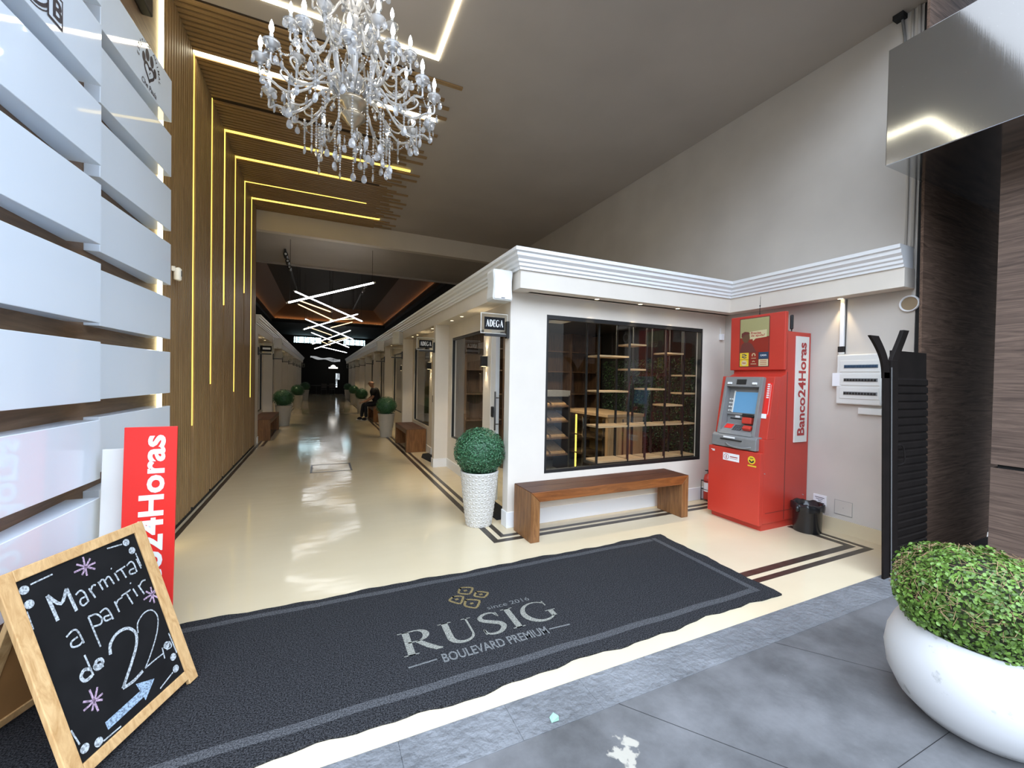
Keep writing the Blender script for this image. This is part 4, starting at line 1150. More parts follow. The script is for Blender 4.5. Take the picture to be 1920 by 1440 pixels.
MT['bushcore'] = mat('bush_inner_twigs', (.035, .040, .016), .9, var=.5, vscale=30)
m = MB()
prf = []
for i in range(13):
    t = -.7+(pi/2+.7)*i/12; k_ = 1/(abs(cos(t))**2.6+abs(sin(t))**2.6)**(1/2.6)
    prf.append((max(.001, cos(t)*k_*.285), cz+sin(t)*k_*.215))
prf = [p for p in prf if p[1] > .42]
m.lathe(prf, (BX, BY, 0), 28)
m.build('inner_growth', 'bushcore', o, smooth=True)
MT['twig'] = mat('dry_twig', (.30, .19, .10), .8)
m = MB()
for i in range(800):
    d = rng.normal(size=3); d[2] = abs(d[2])*.8; d /= np.linalg.norm(d)
    k_ = 1/(abs(math.hypot(d[0], d[1]))**2.6+abs(d[2])**2.6)**(1/2.6)
    c = np.array([BX+d[0]*k_*.322, BY+d[1]*k_*.322, cz+d[2]*k_*.242])
    if c[2] < .47: continue
    t = rng.normal(size=3); t -= d*(t@d)*.6; t /= np.linalg.norm(t)
    m.tube([tuple(c-t*.02), tuple(c+t*.02+d*.006)], .0011, 3, False)
m.build('twigs', 'twig', o)['kind'] = 'stuff'
o['label'] = 'large round white bowl planter with a clipped leafy bush on the sidewalk'

# ================================================================== ATM
AY0, AY1 = 2.868, 3.505
o = thing('cash_machine', 'tall red cash machine with grey fascia and overhead poster screen by the grey wall', 'cash machine', (4.65, 3.18, 0))
box(4.30, 5.06, AY0+.012, AY1-.012, 0, .075).build('plinth', 'red', o)
bdy = MB().prism([(4.30, .075), (4.30, .985), (4.47, .985), (4.56, 1.665), (4.645, 1.70), (4.645, 2.17), (5.075, 2.17), (5.075, .075)], 'y', AY0, AY1)
for a_, b_ in ((AY0, AY0+.10), (AY1-.08, AY1)): bdy.prism([(4.345, .985), (4.455, 1.665), (4.5595, 1.665), (4.4695, .985)], 'y', a_, b_)
bdy.prism([(4.448, 1.62), (4.455, 1.665), (4.5595, 1.665), (4.553, 1.62)], 'y', AY0+.1, AY1-.08)
bdy.build('body', 'red', o, bevel=.004)
box(4.24, 4.30, AY0-.002, AY1+.002, .062, .842).build('lower_door', 'red', o, bevel=.006)
for z, x in ((.62, 4.32), (.33, 5.0)):
    MB().tube([(x, AY0-.006, z), (x, AY0+.002, z)], .007, 8).build('lock', 'chrome', o)
box(4.66, 4.67, AY0-.0015, AY0, .09, 1.72).build('panel_seam', 'posterd', o)
box(4.345, 5.07, AY0-.0015, AY0, .185, .19).build('panel_seam', 'posterd', o)
# grey fascia: lower tray
tr = MB().prism([(4.245, .852), (4.25, .975), (4.275, 1.0), (4.36, 1.0), (4.36, .852)], 'y', AY0+.055, AY1-.03).build('tray', 'grey', o, bevel=.008)
ffr = Frame((4.2445, 0, 0), (0, -1, 0), (.04, 0, 1))
m = MB(); m.box(4.238, 4.25, AY0+.22, AY1-.15, .935, .945); m.build('slot', 'black', tr)
m = MB(); m.tube(smoothpts([(4.25, AY1-.22, .895), (4.225, AY1-.3, .872), (4.222, AY0+.2, .866), (4.25, AY0+.11, .885)], 5), .010, 8); m.build('lip', 'grey', tr, smooth=True)
m = MB(); m.box(4.240, 4.25, AY1-.33, AY1-.19, .957, .975); m.build('label_sticker', 'white', tr)
# sloped bezel frame: plane from (4.29,1.0) to (4.42,1.655)
O_ = Vector((4.272, AY1-.075, 1.0)); Vv = Vector((.135, 0, .66)); bz = Frame(O_, (0, -1, 0), Vv); BW = (AY1-.075)-(AY0+.095); BH = Vv.length
def sl(u0, u1, v0, v1, w0, w1): return slab(bz, u0, u1, v0, v1, w0, w1)
sl(0, .035, 0, BH, -.10, 0).build('bezel', 'grey', o, bevel=.004)
sl(BW-.035, BW, 0, BH, -.10, 0).build('bezel', 'grey', o, bevel=.004)
tp = sl(.035, BW-.035, BH-.115, BH, -.10, 0).build('bezel', 'grey', o, bevel=.004)
sl(.155, .275, BH-.09, BH-.03, -.001, .002).build('camera_window', 'black', tp)
for u in (.045, BW-.115): sl(u, u+.055, BH-.09, BH-.065, -.002, .012).build('camera_hood', 'white', tp, bevel=.004)
sc = sl(.035, BW-.035, .24, BH-.115, -.10, -.075).build('screen_panel', 'grey', o)
sl(.115, BW-.045, .265, BH-.165, -.076, -.070).build('screen', 'screen', sc)
sl(.100, .114, .262, BH-.155, -.076, -.062).build('screen_edge', 'offw', sc)
for i in range(4):
    for u in (.048, .075): sl(u, u+.016, .275+.045*i, .292+.045*i, -.076, -.066).build('side_key', 'offw', sc, bevel=.002)
# card / keypad shelf
sh = MB().prism([(4.265, 1.0), (4.285, 1.03), (4.40, 1.12), (4.42, 1.24), (4.47, 1.24), (4.47, 1.0)], 'y', AY0+.13, AY1-.11).build('keypad_shelf', 'grey', o)
kf = Frame((4.285, AY1-.11, 1.0305), (0, -1, 0), (.115, 0, .09))
for i in range(4):
    for j in range(4):
        slab(kf, .135+.028*j, .158+.028*j, .025+.024*i, .044+.024*i, 0, .005).build('key', 'greyd', sh, bevel=.001)
slab(kf, .02, .115, .05, .12, 0, .003).build('sticker', 'redsign', sh)
kf2 = Frame((4.4, AY1-.11, 1.12), (0, -1, 0), (.02, 0, .12))
slab(kf2, .04, .18, .045, .06, -.002, .003).build('slot', 'black', sh)
slab(kf2, .10, .16, .065, .09, -.002, .003).build('sticker', 'white', sh)
m = slab(kf2, .22, .34, .0, .075, 0, .055).build('card_reader', 'red', sh, bevel=.012)
slab(kf, .27, .37, .03, .085, 0, .045).build('finger_reader', 'red', sh, bevel=.012)
slab(kf2, .20, .34, .08, .115, 0, .03).build('reader_hood', 'black', sh, bevel=.006)
# red side strip decals next to the bezel
sf = Frame((4.345, AY0+.088, .985), (0, -1, 0), (.110, 0, .68))
m = slab(sf, .012, .075, .25, .62, 0, .002); m.build('side_sticker', 'redsign', o)
m = MB()
for i in range(7): rect(m, sf, .022, .050, .45+.024*i, .465+.024*i, .0026)
rect(m, sf, .060, .064, .27, .60, .0026)
m.build('sticker_print', 'offw', o)
slab(sf, -.004, .05, .225, .275, .001, .006).build('tag', 'paper', o)
# overhead display box
MY0, MY1, MX = 2.868, 3.535, 4.612
hb = box(MX, MX+.05, MY0, MY1, 1.742, 2.388).build('display_box', 'red', o, bevel=.008)
pf = Frame((MX-.001, 3.405, 1.787), (0, -1, 0), (0, 0, 1)); PW, PH = .355, .565
pan = MB(); rect(pan, pf, -.008, PW+.008, -.008, PH+.008, .0005); pan.build('poster_edge', 'posterd', hb)
pan = MB(); rect(pan, pf, 0, PW, PH*.60, PH, .0012); pan.build('poster_ground', 'khaki', hb)
pan = MB(); rect(pan, pf, 0, PW, PH*.29, PH*.605, .0012); pan.build('poster_ground', 'posterred', hb)
# flat printed figure with cap
pan = MB()
pan.add([pf.p(u, v, .0018) for u, v in ((.0, PH*.29), (.02, PH*.46), (.06, PH*.52), (.10, PH*.52), (.15, PH*.47), (.21, PH*.29))], [tuple(range(6))])
pan.build('poster_figure', 'posterd', hb)
pan = MB(); disc(pan, pf, (.075, PH*.61), .048, .0020, 16, .062); pan.build('poster_figure', 'postskin', hb)
pan = MB(); pan.add([pf.p(u, v, .0024) for u, v in ((.018, PH*.63), (.02, PH*.70), (.06, PH*.735), (.11, PH*.72), (.125, PH*.675), (.09, PH*.675), (.05, PH*.66), (.035, PH*.60))], [tuple(range(8))]); pan.build('poster_figure', 'posterd', hb)
pan = MB(); pan.add([pf.p(u, v, .0024) for u, v in ((.125, PH*.565), (.33, PH*.595), (.33, PH*.745), (.125, PH*.725))], [(0, 1, 2, 3)])
pan.add([pf.p(u, v, .0024) for u, v in ((.16, PH*.575), (.20, PH*.58), (.165, PH*.525))], [(0, 1, 2)]); pan.build('speech_bubble', 'cream', hb)
text('Precisa', 'redd', pf, .138, PH*.665, .030, .125, hb, 'lettering', .02, .003)
text('de ajuda?', 'redd', pf, .138, PH*.602, .034, .17, hb, 'lettering', .02, .003)
cw = PW/3; chh = PH*.145
for i, (mm) in enumerate(('yellow', 'posterred', 'navy')):
    pan = MB(); rect(pan, pf, cw*i+.003, cw*(i+1)-.003, chh+.002, 2*chh-.002, .0018); pan.build('logo_tile', mm, hb)
for i, (mm) in enumerate(('yellow', 'posterred', 'cream')):
    pan = MB(); rect(pan, pf, cw*i+.003, cw*(i+1)-.003, .002, chh-.002, .0018); pan.build('logo_tile', mm, hb)
# tile marks
pan = MB(); c = (cw*.5, chh*1.5)
for s_ in (-1, 1): ribbon(pan, pf, [(c[0]-.03, c[1]+.004+.012*s_), (c[0], c[1]+.022*s_), (c[0]+.03, c[1]-.004+.012*s_)], .010, .0026)
ribbon(pan, pf, [(c[0]-.028, c[1]-.006), (c[0]+.028, c[1]+.006)], .008, .0026)
pan.build('logo_mark', 'navy', hb)
pan = MB(); c = (cw*1.5, chh*1.6); ribbon(pan, pf, arc(c[0], c[1], .018, .018, -40, 220, 12), .010, .0026); ribbon(pan, pf, [(c[0]-.028, c[1]-.035), (c[0]+.028, c[1]-.035)], .006, .0026); pan.build('logo_mark', 'cream', hb)
text('CAIXA', 'white', pf, cw*2.5, chh*1.42, .020, .075, hb, 'logo_mark', .02, .0026, 'c')
pan = MB(); disc(pan, pf, (cw*.5, chh*.5), .036, .0022, 16, .033); pan.build('logo_mark', 'cream', hb)
text('Itaú', 'redd', pf, cw*.5, chh*.40, .022, .045, hb, 'logo_mark', .02, .0028, 'c')
pan = MB(); c = (cw*1.5, chh*.62); ribbon(pan, pf, arc(c[0], c[1], .014, .010, 0, 180, 8), .008, .0026); ribbon(pan, pf, [(c[0]-.034, c[1]-.022), (c[0]+.034, c[1]-.022)], .006, .0026); pan.build('logo_mark', 'cream', hb)
pan = MB()
for i in range(3): ribbon(pan, pf, [(cw*2+.02, chh*(.75-.25*i)), (cw*3-.02, chh*(.75-.25*i))], .006, .0026)
pan.build('logo_mark', 'redd', hb)
# side sign
sp_ = box(4.79, 5.02, AY0-.016, AY0-.001, .935, 2.122).build('side_sign', 'offw', o, bevel=.003)
tf = Frame((5.02, AY0-.0165, .935), (0, 0, 1), (-1, 0, 0))
text('Banco24Horas', 'redd', tf, .075, .050, .135, 1.045, sp_, 'lettering', .028, .001)
# stickers on the lower door
lf = Frame((4.2395, AY1, 0), (0, -1, 0), (0, 0, 1))
m = MB(); rect(m, lf, .195, .40, .70, .785, .001); m.build('sticker', 'paper', o)
m = MB(); ribbon(m, lf, arc(.238, .742, .030, .030, 0, 360, 18), .005, .002); rect(m, lf, .233, .243, .722, .76, .002); ribbon(m, lf, [(.285, .748), (.38, .748)], .010, .002); ribbon(m, lf, [(.285, .728), (.38, .728)], .004, .002)
m.build('sticker_print', 'redd', o)
m = MB(); disc(m, lf, (.545, .755), .044, .001, 20); rect(m, lf, .50, .60, .685, .70, .001); m.build('sticker', 'yellow', o)
m = MB(); ribbon(m, lf, arc(.545, .755, .022, .022, 180, 360, 10), .016, .002); ribbon(m, lf, [(.525, .775), (.565, .775)], .008, .002); m.build('sticker_print', 'ink', o)
m = MB(); rect(m, lf, .035, .085, .795, .803, .001); rect(m, lf, .05, .085, .782, .791, .001); m.build('sticker_print', 'paper', o)
# aerials on top
m = MB(); m.tube([(4.63, 3.18, 2.385), (4.63, 3.18, 2.42), (4.63, 3.175, 2.60)], [.006, .003, .0018], 6); m.ball((4.63, 3.179, 2.49), .008, 8, 5); m.build('aerial', 'blackm', o)
m = MB(); m.tube([(4.80, AY0+.05, 2.165), (4.80, AY0+.05, 2.20), (4.80, AY0+.05, 2.21), (4.80, AY0+.05, 2.36), (4.80, AY0+.05, 2.365)], [.006, .006, .017, .017, .008], 10); m.tube(smoothpts([(4.80, AY0+.05, 2.18), (4.74, AY0+.05, 2.185), (4.68, AY0+.04, 2.25), (4.665, AY0+.04, 2.32), (4.70, AY0+.04, 2.30), (4.68, AY0+.05, 2.23)], 4), .003, 5); m.build('aerial', 'black', o)

# siren box and fire extinguisher beside the machine
o = thing('alarm_box', 'small white alarm box high beside the red cash machine', 'alarm', (5.0, 3.97, 2.2))
box(4.965, 5.03, 3.952, 3.989, 2.17, 2.255).build('case', 'white', o, bevel=.006)
MB().tube([(4.99, 3.985, 2.255), (4.99, 3.985, 2.34)], .004, 5).build('cable', 'white', o)
o = thing('fire_extinguisher', 'red fire extinguisher half hidden behind the red cash machine', 'fire extinguisher', (4.725, 3.90, 0))
MB().lathe([(.05, .02), (.06, .03), (.06, .30), (.045, .345), (.02, .365)], (4.725, 3.90, 0), 18).build('cylinder', 'red', o, smooth=True)
MB().lathe([(.0605, .13), (.0605, .25)], (4.725, 3.90, 0), 18, False).build('label_wrap', 'paper', o)
m = MB().tube([(4.725, 3.90, .365), (4.725, 3.90, .41)], .014, 8); m.box(4.665, 4.725, 3.89, 3.91, .405, .415); m.build('valve', 'black', o)
m = MB()
for dx, dy in ((-.07, -.07), (.07, -.07), (.07, .055), (-.07, .055)): m.tube([(4.725+dx, 3.90+dy, .002), (4.725+dx, 3.90+dy, .28)], .005, 6)
for z in (.015, .16, .27): m.tube([(4.725+a_, 3.90+b_, z) for a_, b_ in ((-.07, -.07), (.07, -.07), (.07, .055), (-.07, .055), (-.07, -.07))], .004, 6)
m.build('stand', 'black', o)

# bin with liner
o = thing('waste_bin', 'black plastic waste bin with a bin bag beside the red cash machine', 'bin', (4.80, 2.70, 0))
MB().lathe([(.002, 0), (.126, 0), (.130, .01), (.136, .285), (.140, .29), (.138, .30), (.126, .30), (.118, .02), (.002, .02)], (4.80, 2.70, 0), 28, False).build('bucket', 'bag', o, smooth=True)
m = MB(); vs = []; nn_ = 40
for j, (r, z) in enumerate(((.105, .20), (.128, .302), (.148, .305), (.150, .27), (.147, .235))):
    for i in range(nn_):
        a = 2*pi*i/nn_; w_ = (.006*sin(9*a)+.004*sin(17*a+1))*(j > 0)
        vs.append((4.80+(r+w_)*cos(a), 2.70+(r+w_)*sin(a), z+(.008*sin(5*a+j)+.005*sin(11*a))*(j > 0)))
m.add(vs, [(j*nn_+i, j*nn_+(i+1) % nn_, (j+1)*nn_+(i+1) % nn_, (j+1)*nn_+i) for j in range(4) for i in range(nn_)])
m.build('bin_bag', 'bag', o, smooth=True)
m = MB(); m.ball((4.66, 2.72, .25), .028, 8, 6, 1.3); m.build('bag_knot', 'bag', o, smooth=True)

# ================================================================== RIGHT WALL FITTINGS
o = thing('breaker_panel', 'white circuit breaker panel with three rows of switches on the grey wall', 'breaker panel', (5.06, 2.40, 1.38))
PF = Frame((5.086, 2.585, 1.385), (0, -1, 0), (0, 0, 1))
slab(PF, 0, .40, .0, .525, 0, .045).build('housing', 'offw', o, bevel=.012)
for i, (v, mm) in enumerate(((.385, 'breaker'), (.245, 'grey'), (.105, 'grey'))):
    slab(PF, .035, .385, v-.045, v+.075, .045, .050).build('window_cover', 'offw', o, bevel=.003)
    rw = slab(PF, .075, .37, v-.004, v+.03, .050, .053).build('breaker_row', mm, o)
    for q in range(11): slab(PF, .080+.026*q, .098+.026*q, v+.002, v+.022, .053, .060).build('breaker', 'black' if i else 'navy', rw)
slab(PF, -.035, .05, .19, .33, .046, .048).build('paper_note', 'paper', o)
tag(slab(PF, .20, .40, -.095, -.03, 0, .03).build('junction_box', 'offw', bevel=.004), 'small white box right under the breaker panel', 'junction box')
o = thing('cable_conduit', 'white cable trunking running down to the breaker panel', 'conduit', (5.075, 2.555, 2.0))
box(5.062, 5.087, 2.535, 2.575, 2.0, 2.511).build('trunking', 'white', o, bevel=.003)
box(5.055, 5.086, 2.53, 2.585, 1.94, 2.0).build('black_clip', 'black', o)
box(5.058, 5.086, 2.53, 2.58, 1.913, 1.94).build('cover', 'offw', o, bevel=.004)
m = MB(); m.tube([(5.08, 2.525, 2.5), (5.08, 2.527, 1.92)], .004, 5); m.tube(smoothpts([(5.06, 2.56, 1.875), (5.05, 2.575, 1.85), (5.055, 2.57, 1.835), (5.07, 2.56, 1.84)], 4), .006, 6); m.build('wire', 'black', o)
o = thing('outlet_plate', 'white notice plate low on the grey wall behind the waste bin', 'wall plate', (5.085, 2.73, .29))
box(5.079, 5.087, 2.665, 2.80, .235, .355).build('plate', 'paper', o, bevel=.003)
pf2 = Frame((5.0787, 2.80, .235), (0, -1, 0), (0, 0, 1)); m = MB()
for i, (a, b) in enumerate(((.02, .115), (.03, .10), (.05, .09))): ribbon(m, pf2, [(a, .09-.018*i), (b, .088-.018*i)], .006, .0006)
rect(m, pf2, .075, .115, .022, .034, .0006); m.build('print', 'ink', o)
o = thing('access_cover', 'square grey access cover low on the grey wall', 'cover plate', (5.085, 2.50, .27))
box(5.081, 5.087, 2.42, 2.585, .195, .345).build('cover', 'wallr', o, bevel=.002)
m = MB(); ac = Frame((5.0808, 2.585, .195), (0, -1, 0), (0, 0, 1))
ribbon(m, ac, [(0, 0), (.165, 0), (.165, .15), (0, .15), (0, 0)], .004, .0004); disc(m, ac, (.0825, .075), .004, .0006, 8); m.build('gap_line', 'grey', o)
o = thing('wall_vent', 'round white vent cover high on the grey wall beside the dark walnut panel', 'vent', (5.08, 1.99, 2.375))
cfr = Frame((5.086, 2.055, 2.375), (0, -1, 0), (0, 0, 1))
m = MB(); vs = []; n_ = 32
for r, w_ in ((.078, 0), (.078, .018), (.066, .022), (.062, .008)): vs += [cfr.p(.0+r*cos(2*pi*i/n_)+.05, r*sin(2*pi*i/n_), w_) for i in range(n_)]
m.add(vs, [(j*n_+i, j*n_+(i+1) % n_, (j+1)*n_+(i+1) % n_, (j+1)*n_+i) for j in range(3) for i in range(n_)]); m.build('ring', 'white', o, smooth=True)
m = MB(); disc(m, cfr, (.05, 0), .064, .006, 28); MT['ventin'] = mat('tan_vent_inside', (.30, .22, .13), .5); m.build('opening', 'ventin', o)
o = thing('wall_pipes', 'two thin painted pipes running up the wall above the moulding by the walnut panel', 'pipe', (5.08, 2.0, 2.9))
for y, r in ((2.045, .010), (1.995, .014)): MB().tube([(5.074, y, 2.89), (5.074, y, 5.17)], r, 8).build('pipe', 'wallr', o, smooth=True)
o = thing('ceiling_bracket', 'small dark bracket with a hanging cable where ceiling meets the beige wall', 'bracket', (5.06, 2.13, 5.16))
box(5.0, 5.087, 2.09, 2.17, 5.13, 5.174).build('plate', 'blackm', o)
MB().tube([(5.07, 2.12, 5.13), (5.075, 2.10, 4.95), (5.07, 2.09, 4.8)], .012, 6).build('cable', 'grey', o)

# ================================================================== ROLLER SHUTTER PANEL AND GUIDE
o = thing('roller_shutter', 'dark ribbed metal shutter section standing against the walnut panel', 'shutter', (4.65, 1.80, 0))
def leanx(o, k=.055):
    for v in o.data.vertices: v.co.x -= k*(v.co.z+o.parent.location.z)
    return o
z = .03; prof_ = [(1.815, .0), (1.800, .0)]
while z < 1.62:
    prof_ += [(1.800, z), (1.790, z+.004), (1.787, z+.012), (1.789, z+.050), (1.798, z+.060)]; z += .068
prof_ += [(1.800, z), (1.800, 1.885), (1.815, 1.885)]
leanx(MB().prism(prof_, 'x', 4.40, 4.99).build('curtain', 'rolldoor', o))
leanx(MB().tube(smoothpts([(4.43, 1.785, 1.09), (4.475, 1.755, 1.085), (4.48, 1.75, .95), (4.43, 1.785, .93)], 4), .006, 6).build('handle', 'rolldoor', o))
o = thing('shutter_guide', 'dark metal shutter guide post with two flared lips at the top', 'post', (4.30, 1.77, 0))
leanx(box(4.295, 4.396, 1.755, 1.784, 0, 1.80).build('post', 'rolldoor', o, bevel=.003))
leanx(box(4.20, 4.290, 1.765, 1.782, 0, 1.70).build('flange', 'rolldoor', o, bevel=.002))
def lip(pts, y0_, y1_, wd):
    m = MB(); n_ = len(pts); vs = []
    for (x, z), w_ in zip(pts, wd): vs += [(x, y0_, z), (x, y1_, z), (x+w_, y1_, z), (x+w_, y0_, z)]
    fs = []
    for i in range(n_-1):
        for k in range(4): fs.append((4*i+k, 4*i+(k+1) % 4, 4*i+4+(k+1) % 4, 4*i+4+k))
    fs += [(3, 2, 1, 0), (4*n_-4, 4*n_-3, 4*n_-2, 4*n_-1)]
    return m.add(vs, fs)
lip(smoothpts([(4.108, 1.65), (4.095, 1.74), (4.05, 1.83), (3.975, 1.91), (3.885, 1.985)], 4), 1.765, 1.785, [.088+.04*(i/16)**2 for i in range(17)]).build('lip', 'rolldoor', o, bevel=.002)
lip(smoothpts([(4.196, 1.72), (4.205, 1.80), (4.25, 1.87), (4.32, 1.97), (4.375, 2.055)], 4), 1.757, 1.785, [.10-.01*(i/16) for i in range(17)]).build('lip', 'rolldoor', o, bevel=.002)
leanx(box(4.291, 4.2945, 1.752, 1.758, 0, 1.74).build('bright_edge', 'grey', o))

# ================================================================== HANGING SHOP SIGNS, SPEAKERS
MT['acredge'] = mat('acrylic_lit_edge', (.75, .74, .66), .3)  # pale colour stands for light caught along the acrylic edges
def shop_sign(side, y, label, kind):
    s = (lambda x: x) if side > 0 else (lambda x: .49-x)
    def bx(x0, x1, *r): a, b = sorted((s(x0), s(x1))); return box(a, b, *r)
    o = thing('hanging_sign', label, 'shop sign', (s(1.81), y, 2.05), 'shop signs over the corridor')
    bx(1.785, 1.8095, y-.03, y+.03, 2.02, 2.20).build('wall_plate', 'black', o)
    bx(1.54, 1.785, y-.02, y+.02, 2.035, 2.062).build('bracket', 'black', o)
    bx(1.495, 1.80, y-.003, y+.003, 2.0625, 2.275).build('acrylic_plate', 'acrylic', o)
    m = MB()
    for a in ((1.495, 1.80, 2.270, 2.276), (1.495, 1.80, 2.0625, 2.068), (1.495, 1.501, 2.068, 2.270), (1.794, 1.80, 2.068, 2.270)):
        p, q = sorted((s(a[0]), s(a[1]))); m.box(p, q, y-.0035, y+.0035, a[2], a[3])
    m.build('plate_edge', 'acredge', o)
    if kind:
        bx(1.535, 1.765, y-.006, y-.0035, 2.105, 2.235).build('name_board', 'board', o)
        fr = Frame((min(s(1.535), s(1.765)), y-.0064, 2.105), (1, 0, 0), (0, 0, 1))
        if kind == 'ADEGA':
            m, w_ = serif_text('ADEGA', fr, .016, .030, .072, 1.45, .198, .0008); m.build('lettering', 'white', o)
        else:
            m = MB(); rect(m, fr, .05, .205, .045, .09, .0008); m.build('lettering', 'white', o)
    return o
for k in range(9):
    shop_sign(1, YK+BAY*k+.055, ['clear acrylic sign reading ADEGA on the shop corner next to the front planter', 'clear acrylic sign reading ADEGA above the second corridor bench', 'blank acrylic sign third from the street on the bench side', 'blank acrylic sign fourth from the street on the bench side', 'blank acrylic sign fifth from the street on the bench side', 'blank acrylic sign sixth from the street on the bench side', 'blank acrylic sign seventh from the street on the bench side', 'blank acrylic sign eighth from the street on the bench side', 'blank acrylic sign ninth from the street on the bench side'][k], 'ADEGA' if k < 2 else None)
for k in range(7):
    shop_sign(-1, LY0+BAY*k+.055, 'acrylic sign %s along the side past the slatted wall%s' % (ORD[k], ', with a dark name board' if k == 0 else ', blank'), 'x' if k == 0 else None)
def speaker(x, y, z, label, rz=0.0):
    o = thing('wall_speaker', label, 'speaker', (x, y, z), 'white wall speakers')
    hw, hh = .112, .158
    out = [(-hw, -hh), (hw*.92, -hh), (hw, -hh+.03), (hw*.92, -.03), (hw*.92, .05), (hw, hh-.03), (hw*.92, hh), (-hw*.92, hh), (-hw, hh-.03), (-hw*.92, .05), (-hw*.92, -.03), (-hw, -hh+.03), (-hw*.92, -hh)][1:]
    MB().prism(out, 'y', -.10, .08).build('cabinet', 'offw', o, bevel=.012, local=True)
    MB().prism([(a*.88, b*.90) for a, b in out], 'y', -.107, -.10).build('grille', 'paper', o, local=True)
    box(-.02, .02, -.109, -.1065, -hh*.86, -hh*.80).build('badge', 'grey', o, local=True)
    box(.05, .13, .03, .06, -.03, .03).build('bracket', 'offw', o, local=True)
    o.rotation_euler = (0, 0, rz)
    return o
speaker(1.67, 3.98, 2.545, 'white speaker hung at the shop corner above the first ADEGA sign')
speaker(1.68, 10.40, 2.52, 'white speaker hung at the third shop pillar', .9)
speaker(1.67, 13.60, 2.52, 'white speaker hung at the fourth shop pillar')
speaker(-1.19, 14.15, 2.50, 'white speaker hung above the second sign past the slatted wall')

# door mats
tag(MB().prism([(1.86, 7.62), (2.04, 7.55), (2.05, 8.5), (1.9, 8.45), (1.80, 8.1)], 'z', .001, .012).build('door_mat', 'rug'), 'dark door mat in front of the second shop door', 'mat')
tag(box(1.80, 2.04, 4.25, 5.05, .001, .012).build('door_mat', 'rug'), 'dark door mat behind the front planter', 'mat')
# floor hatch frame
o = thing('floor_hatch', 'square metal-edged inspection hatch in the corridor floor', 'floor hatch', (.17, 7.72, 0))
m = MB(); x0, x1, y0, y1, t = -.155, .49, 7.41, 8.05, .032
for a in ((x0, x1, y0, y0+t), (x0, x1, y1-t, y1), (x0, x0+t, y0+t, y1-t), (x1-t, x1, y0+t, y1-t)): m.box(*a, -.004, .0025)
m.build('edge_frame', 'inlay', o)
box(x0+t+.006, x1-t-.006, y0+t+.006, y1-t-.006, -.004, .002).build('lid', 'floor', o)
# scrap on the sidewalk
MT['scrap'] = mat('pale_green_scrap', (.24, .40, .31), .7)
m = MB(); m.add([(.985, 1.63, .004), (1.02, 1.622, .010), (1.035, 1.65, .006), (1.015, 1.668, .015), (.99, 1.66, .006)], [(0, 1, 2), (0, 2, 3), (0, 3, 4)])
tag(m.build('paper_scrap', 'scrap'), 'crumpled pale green scrap lying on the slate strip', 'litter')

# ================================================================== SHOP INTERIOR
FY, BY_ = 4.115, 4.36
o = thing('display_shelf', 'black metal display frame with staggered oak shelves just behind the shop glass', 'shelf unit', (3.85, 4.2, .55))
PX = [3.045, 3.52, 3.80, 4.13, 4.455, 4.69]
for i, x in enumerate(PX):
    for y in (FY, BY_):
        if i == 0 and y == BY_ or True:
            box(x-.011, x+.011, y-.011, y+.011, .56, 2.48).build('post', 'black', o)
def shelf(i0, i1, z, t=.022):
    a = box(PX[i0]+.012, PX[i1]-.012, FY-.008, BY_+.008, z-t, z).build('shelf', 'oakx', o)
for i0, i1, z in ((0, 1, 1.90), (0, 1, 1.465), (1, 2, 2.06), (1, 2, 1.745), (2, 3, 1.495), (3, 4, 1.975), (3, 4, 1.28), (4, 5, 1.685), (4, 5, 1.44)): shelf(i0, i1, z)
for i in range(5):
    shelf(i, i+1, 1.03); shelf(i, i+1, .600)
box(PX[0]-.012, PX[-1]+.012, FY-.012, BY_+.012, .545, .575).build('base_rail', 'black', o)

o = thing('shop_counter', 'oak shop counter with a glazed lit showcase end behind the display frame', 'counter', (4.2, 5.6, 0))
box(3.90, 4.57, 5.0, 5.06, 0, 1.03).build('front_board', 'oak', o)
box(3.88, 4.60, 4.985, 6.35, 1.03, 1.075).build('worktop', 'oakx', o, bevel=.003)
box(4.50, 4.57, 5.06, 6.3, 0, 1.03).build('side_board', 'oak', o)
box(3.90, 3.95, 6.25, 6.32, 0, 1.03).build('end_post', 'oak', o)
box(3.905, 3.92, 5.1, 6.25, .08, .97).build('showcase_glass', 'glass', o)
for y in (5.08, 5.12, 5.66, 6.14): box(3.895, 3.93, y-.012, y+.012, .05, 1.0).build('metal_post', 'chrome', o)
for z in (.35, .66): box(3.93, 4.4, 5.1, 6.25, z, z+.015).build('inner_shelf', 'dwood', o)
box(3.95, 3.965, 5.92, 5.95, .06, 1.0).build('light_strip', 'led_w', o)
for x in (4.02, 4.18, 4.34): box(x-.012, x+.012, 4.992, 5.0, .05, 1.0).build('groove', 'dwood', o)

o = thing('tray_rack', 'dark rack of tilted wooden display trays inside the shop, beside the counter end', 'rack', (3.47, 6.2, 0))
for x in (3.12, 3.84): box(x, x+.03, 6.0, 6.5, 0, 1.32).build('side_frame', 'black', o)
for i, z in enumerate((.30, .58, .86, 1.12)):
    MB().prism([(5.98, z), (6.48, z+.16), (6.48, z+.175), (5.98, z+.02)], 'x', 3.155, 3.835).build('shelf', 'dwood', o)
    for j in range(2):
        x0 = 3.19+.32*j
        m = MB().prism([(6.0, z+.03), (6.42, z+.165), (6.42, z+.195), (6.0, z+.06)], 'x', x0, x0+.28); m.build('tray', 'oak', o)
box(3.12, 3.87, 6.0, 6.5, 1.30, 1.40).build('top_box', 'grey', o)

